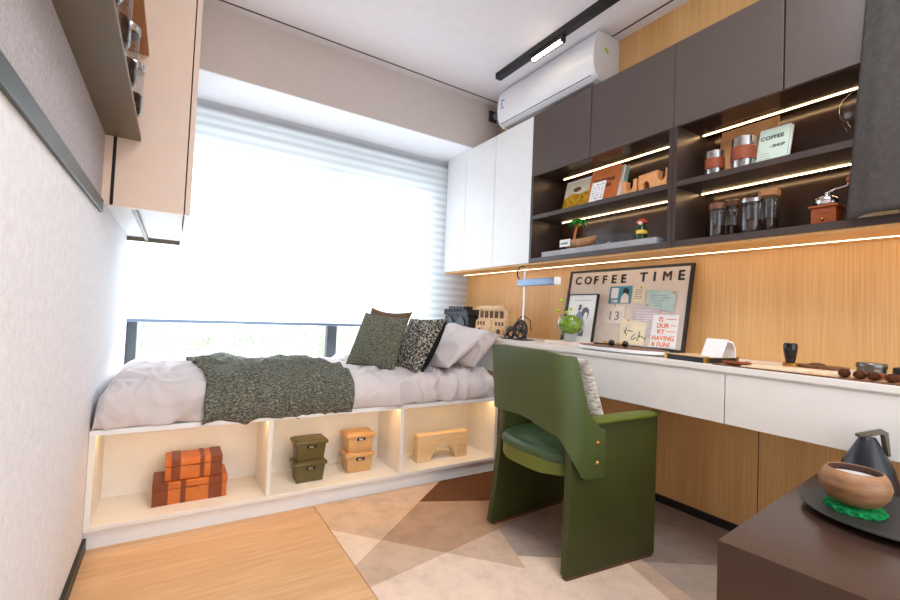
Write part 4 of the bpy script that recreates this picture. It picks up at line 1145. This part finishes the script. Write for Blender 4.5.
def foot(x0, y0, x1, y1, name='foot_rail'):
    d = Vector((x1 - x0, y1 - y0, 0)).normalized(); n = Vector((-d.y, d.x, 0)) * .012
    b = bmesh.new()
    q = [Vector((x0, y0, RZ)) - n, Vector((x1, y1, RZ)) - n, Vector((x1, y1, RZ)) + n, Vector((x0, y0, RZ)) + n]
    a = [b.verts.new(p) for p in q]; c = [b.verts.new(p + Vector((0, 0, .010))) for p in q]
    b.faces.new(a[::-1]); b.faces.new(c)
    for i in range(4): b.faces.new((a[i], a[(i + 1) % 4], c[(i + 1) % 4], c[i]))
    obj(name, b, 'walnut', ch)
foot(1.457, 1.005, 1.888, .961); foot(1.49, 1.457, 1.945, 1.482)
# arm pads
def arm(cy0, cy1, x0, x1, z0, z1):
    w = .036
    def f(u, v):
        x = x0 + (x1 - x0) * u; cy = cy0 + (cy1 - cy0) * u; a = v * 2 * PI
        k = (1 - (2 * u - 1) ** 6) ** .5 if 0 < u < 1 else 0
        return Vector((x, cy + w * math.cos(a) * max(k, .01), z0 + (z1 - z0) * u + .014 * math.copysign(abs(math.sin(a)) ** .7, math.sin(a)) * max(k, .01)))
    b = grid(bmesh.new(), 40, 20, f); bmesh.ops.remove_doubles(b, verts=b.verts, dist=1e-5)
    bmesh.ops.recalc_face_normals(b, faces=b.faces)
    obj('arm_pad', b, 'arm_green', ch, True)
arm(1.022, .998, 1.50, 1.985, .548, .552); arm(1.455, 1.470, 1.54, 2.03, .548, .552)
# back shell: plan curve runs from near wing, round the back, to the far wing
def plan(s):
    """s in 0..1 -> (point, distance from corner measured along wing, is_wing)"""
    wing = .112; rad = .075
    xb, yn, yf, xs = 1.447, .978, 1.512, .03
    L1 = wing; L2 = rad * PI / 2; L3 = (yf - yn) - 2 * rad
    T = 2 * L1 + 2 * L2 + L3; d = s * T
    if d < L1: p = (xb + rad + (L1 - d), yn); q = L1 - d + L2 * .5
    elif d < L1 + L2:
        a = (d - L1) / rad; p = (xb + rad - rad * math.sin(a), yn + rad - rad * math.cos(a)); q = L2 * .5 - (d - L1)
    elif d < L1 + L2 + L3: p = (xb, yn + rad + d - L1 - L2); q = -1
    elif d < L1 + 2 * L2 + L3:
        a = (d - L1 - L2 - L3) / rad; p = (xb + rad - rad * math.cos(a), yf - rad + rad * math.sin(a)); q = (d - L1 - L2 - L3) - L2 * .5
    else: d2 = d - (L1 + 2 * L2 + L3); p = (xb + rad + d2, yf); q = d2 + L2 * .5
    return p, q, (d - T / 2) / (T / 2), T
def sstep(a, b, x):
    t = max(0, min(1, (x - a) / (b - a))); return t * t * (3 - 2 * t)
def shell_pt(s, v):
    (x, y), q, c, T = plan(s)
    dc = abs(c) * T / 2                      # distance along the curve from the middle of the back
    zt = .808 - .02 * (dc / .27) ** 2 * (1 if dc < .27 else 1)
    zt = .806 - .012 * sstep(.12, .28, dc) - .225 * sstep(.292, .352, dc) - .045 * sstep(.35, .41, dc) - .10 * sstep(.420, .443, dc)
    zb_ = .534 - .03 * sstep(.0, .20, dc) - .150 * sstep(.19, .325, dc) - .008 * sstep(.3, .4, dc) + .06 * sstep(.420, .443, dc)
    if c > 0: zb_ += .02 * sstep(0, .2, dc) + .115 * sstep(.19, .31, dc)
    z = zb_ + (zt - zb_) * v
    lean = -.03 * sstep(.50, .81, z)
    bulge = -.018 * math.cos(max(-1, min(1, c * 1.6)) * PI / 2)
    # the lower wings hug the slab sides; the top of the back narrows slightly
    yy = 1.245 + (y - 1.245) * (1 - .035 * sstep(.5, .8, z)) 
    skew = .05 * (yy - 1.245) / .5 * .9      # chair turned a few degrees
    return Vector((x + lean + bulge + skew + .012, yy - .05 * (x - 1.45) * 0, z))
b = grid(bmesh.new(), 100, 30, shell_pt)
bmesh.ops.recalc_face_normals(b, faces=b.faces)
fc = b.faces[len(b.faces) // 2]
nrm = fc.normal
bmesh.ops.solidify(b, geom=b.faces[:], thickness=.028 if nrm.x > 0 else .028)
shell = obj('back_shell', b, 'chair_shell', ch, True, 60)
for z in (.478, .405):
    obj('bolt', lathe(bmesh.new(), [(0, .006), (.006, .005), (.009, 0), (.009, -.004)], (1.580, .975, z), 14, (0, -1, 0)), 'brass', ch, True, 50)
for z in (.478, .405):
    obj('bolt', lathe(bmesh.new(), [(0, .006), (.006, .005), (.009, 0), (.009, -.004)], (1.63, 1.516, z), 14, (0, 1, 0)), 'brass', ch, True, 50)
# seat
def seat(u, v):
    a = u * 2 * PI
    ca, sa = math.cos(a), math.sin(a)
    ex = 4
    r = (abs(ca) ** ex + abs(sa) ** ex) ** (-1 / ex)
    t = v * PI
    prof_r = abs(math.sin(t)) ** .35; zz = -math.cos(t)
    zz = math.copysign(abs(zz) ** .8, zz)
    px = 1.700 + .238 * r * ca * prof_r - .02 * (1 - (sa * r) ** 2) * (1 if ca < 0 else 0)
    py = 1.237 + .215 * r * sa * prof_r
    return Vector((px, py, .410 + .042 * zz - .012 * (1 - prof_r) + .02 * (px - 1.7)))
b = grid(bmesh.new(), 64, 28, seat); bmesh.ops.remove_doubles(b, verts=b.verts, dist=1e-5)
bmesh.ops.recalc_face_normals(b, faces=b.faces)
obj('seat_cushion', b, 'chair_seat', ch, True)
b = bmesh.new()
prism(b, [(1.700 + .236 * x - .02 * (1 - y * y) * (1 if x < 0 else 0), 1.237 + .205 * y) for x, y in [((abs(math.cos(a)) ** 4 + abs(math.sin(a)) ** 4) ** -.25 * math.cos(a), (abs(math.cos(a)) ** 4 + abs(math.sin(a)) ** 4) ** -.25 * math.sin(a)) for a in [k * PI / 32 for k in range(64)]]], .055, Matrix.Translation((0, 0, .338)), .010)
obj('seat_base', b, 'arm_green', ch, True, 60)

cushion('knit_cushion', [(1.735, 1.425, .475), (1.720, 1.040, .475), (1.580, 1.030, .775), (1.60, 1.385, .775)], .058, 'knit', 'knit', 'cream ribbed knit cushion leaning inside the green armchair', 'cushion', pinch=.05)

# ---------------------------------------------------------------- side cabinet in the corner of the room
tb_ = thing('side_cabinet', (1.66, .08, 0), 'dark brown low cabinet with black plate in front of desk', 'cabinet')
TZ = .50
rot = Matrix.Translation((1.179, .360, 0)) @ Matrix.Rotation(math.radians(5.4), 4, 'Z')
obj('body', prism(bmesh.new(), rect(0, .70, -.505, 0), TZ - .0255, rot @ Matrix.Translation((0, 0, .0055))), 'table_brown', tb_)
obj('top', prism(bmesh.new(), rect(0, .70, -.505, 0), .020, rot @ Matrix.Translation((0, 0, TZ - .020))), 'table_brown', tb_)
pl = thing('round_plate', (1.69, .245, TZ), 'round black stoneware plate on the dark brown cabinet', 'plate')
pc = (1.630, .205, TZ)
obj('dish', lathe(bmesh.new(), [(0, .0), (.09, .0), (.10, .003), (.158, .014), (.165, .017), (.164, .019), (.115, .009), (.10, .007), (0, .007)], pc, 64), 'plate_black', pl, True, 50)
zf = TZ + .007
gf = prism(bmesh.new(), [(1.618 + (.054 + .0035 * math.cos(14 * a)) * math.cos(a), .270 + (.054 + .0035 * math.cos(14 * a)) * math.sin(a)) for a in [k * 2 * PI / 112 for k in range(112)]], .010, Matrix.Translation((0, 0, zf + .0003)), .003)
tag(obj('green_coaster', gf, 'green_felt', smooth=True, angle=50), 'emerald green scalloped coaster on the black plate', 'coaster')
cb_ = thing('coconut_bowl', (1.622, .272, zf + .01), 'polished coconut shell bowl standing on the green coaster', 'bowl')
cc0 = (1.622, .272, zf + .0106)
obj('shell', lathe(bmesh.new(), [(0, 0), (.028, .001), (.048, .012), (.062, .032), (.066, .050), (.062, .068), (.053, .082), (.050, .0835), (.049, .082), (.057, .066), (.061, .05)], cc0, 48), 'coconut', cb_, True, 60)
obj('inside', lathe(bmesh.new(), [(.049, .082), (.056, .066), (.060, .05), (.055, .03), (.04, .014), (0, .008)], cc0, 48), 'coconut_in', cb_, True, 60)
obj('filling', lathe(bmesh.new(), [(0, .067), (.050, .067), (.055, .064), (0, .056)], cc0, 40), 'cream_fill', cb_, True, 40)
obj('rim_knot', sphere(bmesh.new(), Vector(cc0) + Vector((.052, -.040, .044)), .010, 1, 1, 1.3, 12), 'coconut', cb_, True)
kt = thing('conical_kettle', (1.86, .309, TZ), 'blue black conical kettle with strap handle behind the coconut bowl', 'kettle')
kc = (1.86, .309, TZ); kv = Vector(kc)
obj('body', lathe(bmesh.new(), [(0, 0), (.062, 0), (.067, .006), (.065, .02), (.053, .066), (.020, .134), (.015, .141), (0, .142)], kc, 48), 'kettle', kt, True, 40)
hm = frame_mat(kv, (.62, -.78, 0), (0, 0, 1))
b = prism(bmesh.new(), [(-.024, .138), (-.024, .146), (.030, .164), (.040, .158), (.046, .095), (.038, .095), (.033, .150), (.028, .155), (-.010, .140)], .022, hm @ Matrix.Translation((0, 0, -.011)), .002)
obj('handle', b, 'kettle_handle', kt, True, 30)

# ---------------------------------------------------------------- light
wd = bpy.data.worlds.new('World'); SC.world = wd; wd.use_nodes = True
bg = wd.node_tree.nodes['Background']
bg.inputs['Color'].default_value = (.86, .93, 1.0, 1); bg.inputs['Strength'].default_value = 2.6

sl = bpy.data.lights.new('sun', 'SUN'); sl.energy = 15.0; sl.angle = math.radians(40); sl.color = (.90, .95, 1)
sn = bpy.data.objects.new('sun', sl); COL.objects.link(sn); sn.location = (0, 10, 8)
sn.rotation_euler = Vector((-.62, -1, -.62)).to_track_quat('-Z', 'Y').to_euler()

def area(name, loc, sx, sy, power, color, target=None):
    l = bpy.data.lights.new(name, 'AREA'); l.shape = 'RECTANGLE'; l.size = sx; l.size_y = sy; l.energy = power; l.color = color
    o = bpy.data.objects.new(name, l); COL.objects.link(o); o.location = loc
    if target: o.rotation_euler = (Vector(target) - Vector(loc)).to_track_quat('-Z', 'Y').to_euler()
    return o
area('added_fill_light', (1.15, .15, 2.59), .9, .9, 24, (.93, .96, 1))  # soft fill added below the ceiling to brighten the room, no fitting there

# ---------------------------------------------------------------- camera
yaw, pitch, roll = .5624, .0317, .0422
F = Vector((math.sin(yaw) * math.cos(pitch), math.cos(yaw) * math.cos(pitch), math.sin(pitch)))
R0 = Vector((math.cos(yaw), -math.sin(yaw), 0)); U0 = R0.cross(F)
R = math.cos(roll) * R0 + math.sin(roll) * U0; U = -math.sin(roll) * R0 + math.cos(roll) * U0
cam = bpy.data.cameras.new('camera'); co = bpy.data.objects.new('camera', cam); COL.objects.link(co)
mw = Matrix((R, U, -F)).transposed().to_4x4(); mw.translation = Vector((.236, -.0968, .9278))
co.matrix_world = mw
cam.sensor_width = 36; cam.lens = 438.6 / 900 * 36; cam.clip_start = .02
SC.camera = co
vs_ = SC.view_settings
SC.display_settings.display_device = 'sRGB'
vs_.view_transform = 'Standard'; vs_.look = 'None'; vs_.gamma = 1; vs_.exposure = 0.28; vs_.use_curve_mapping = False
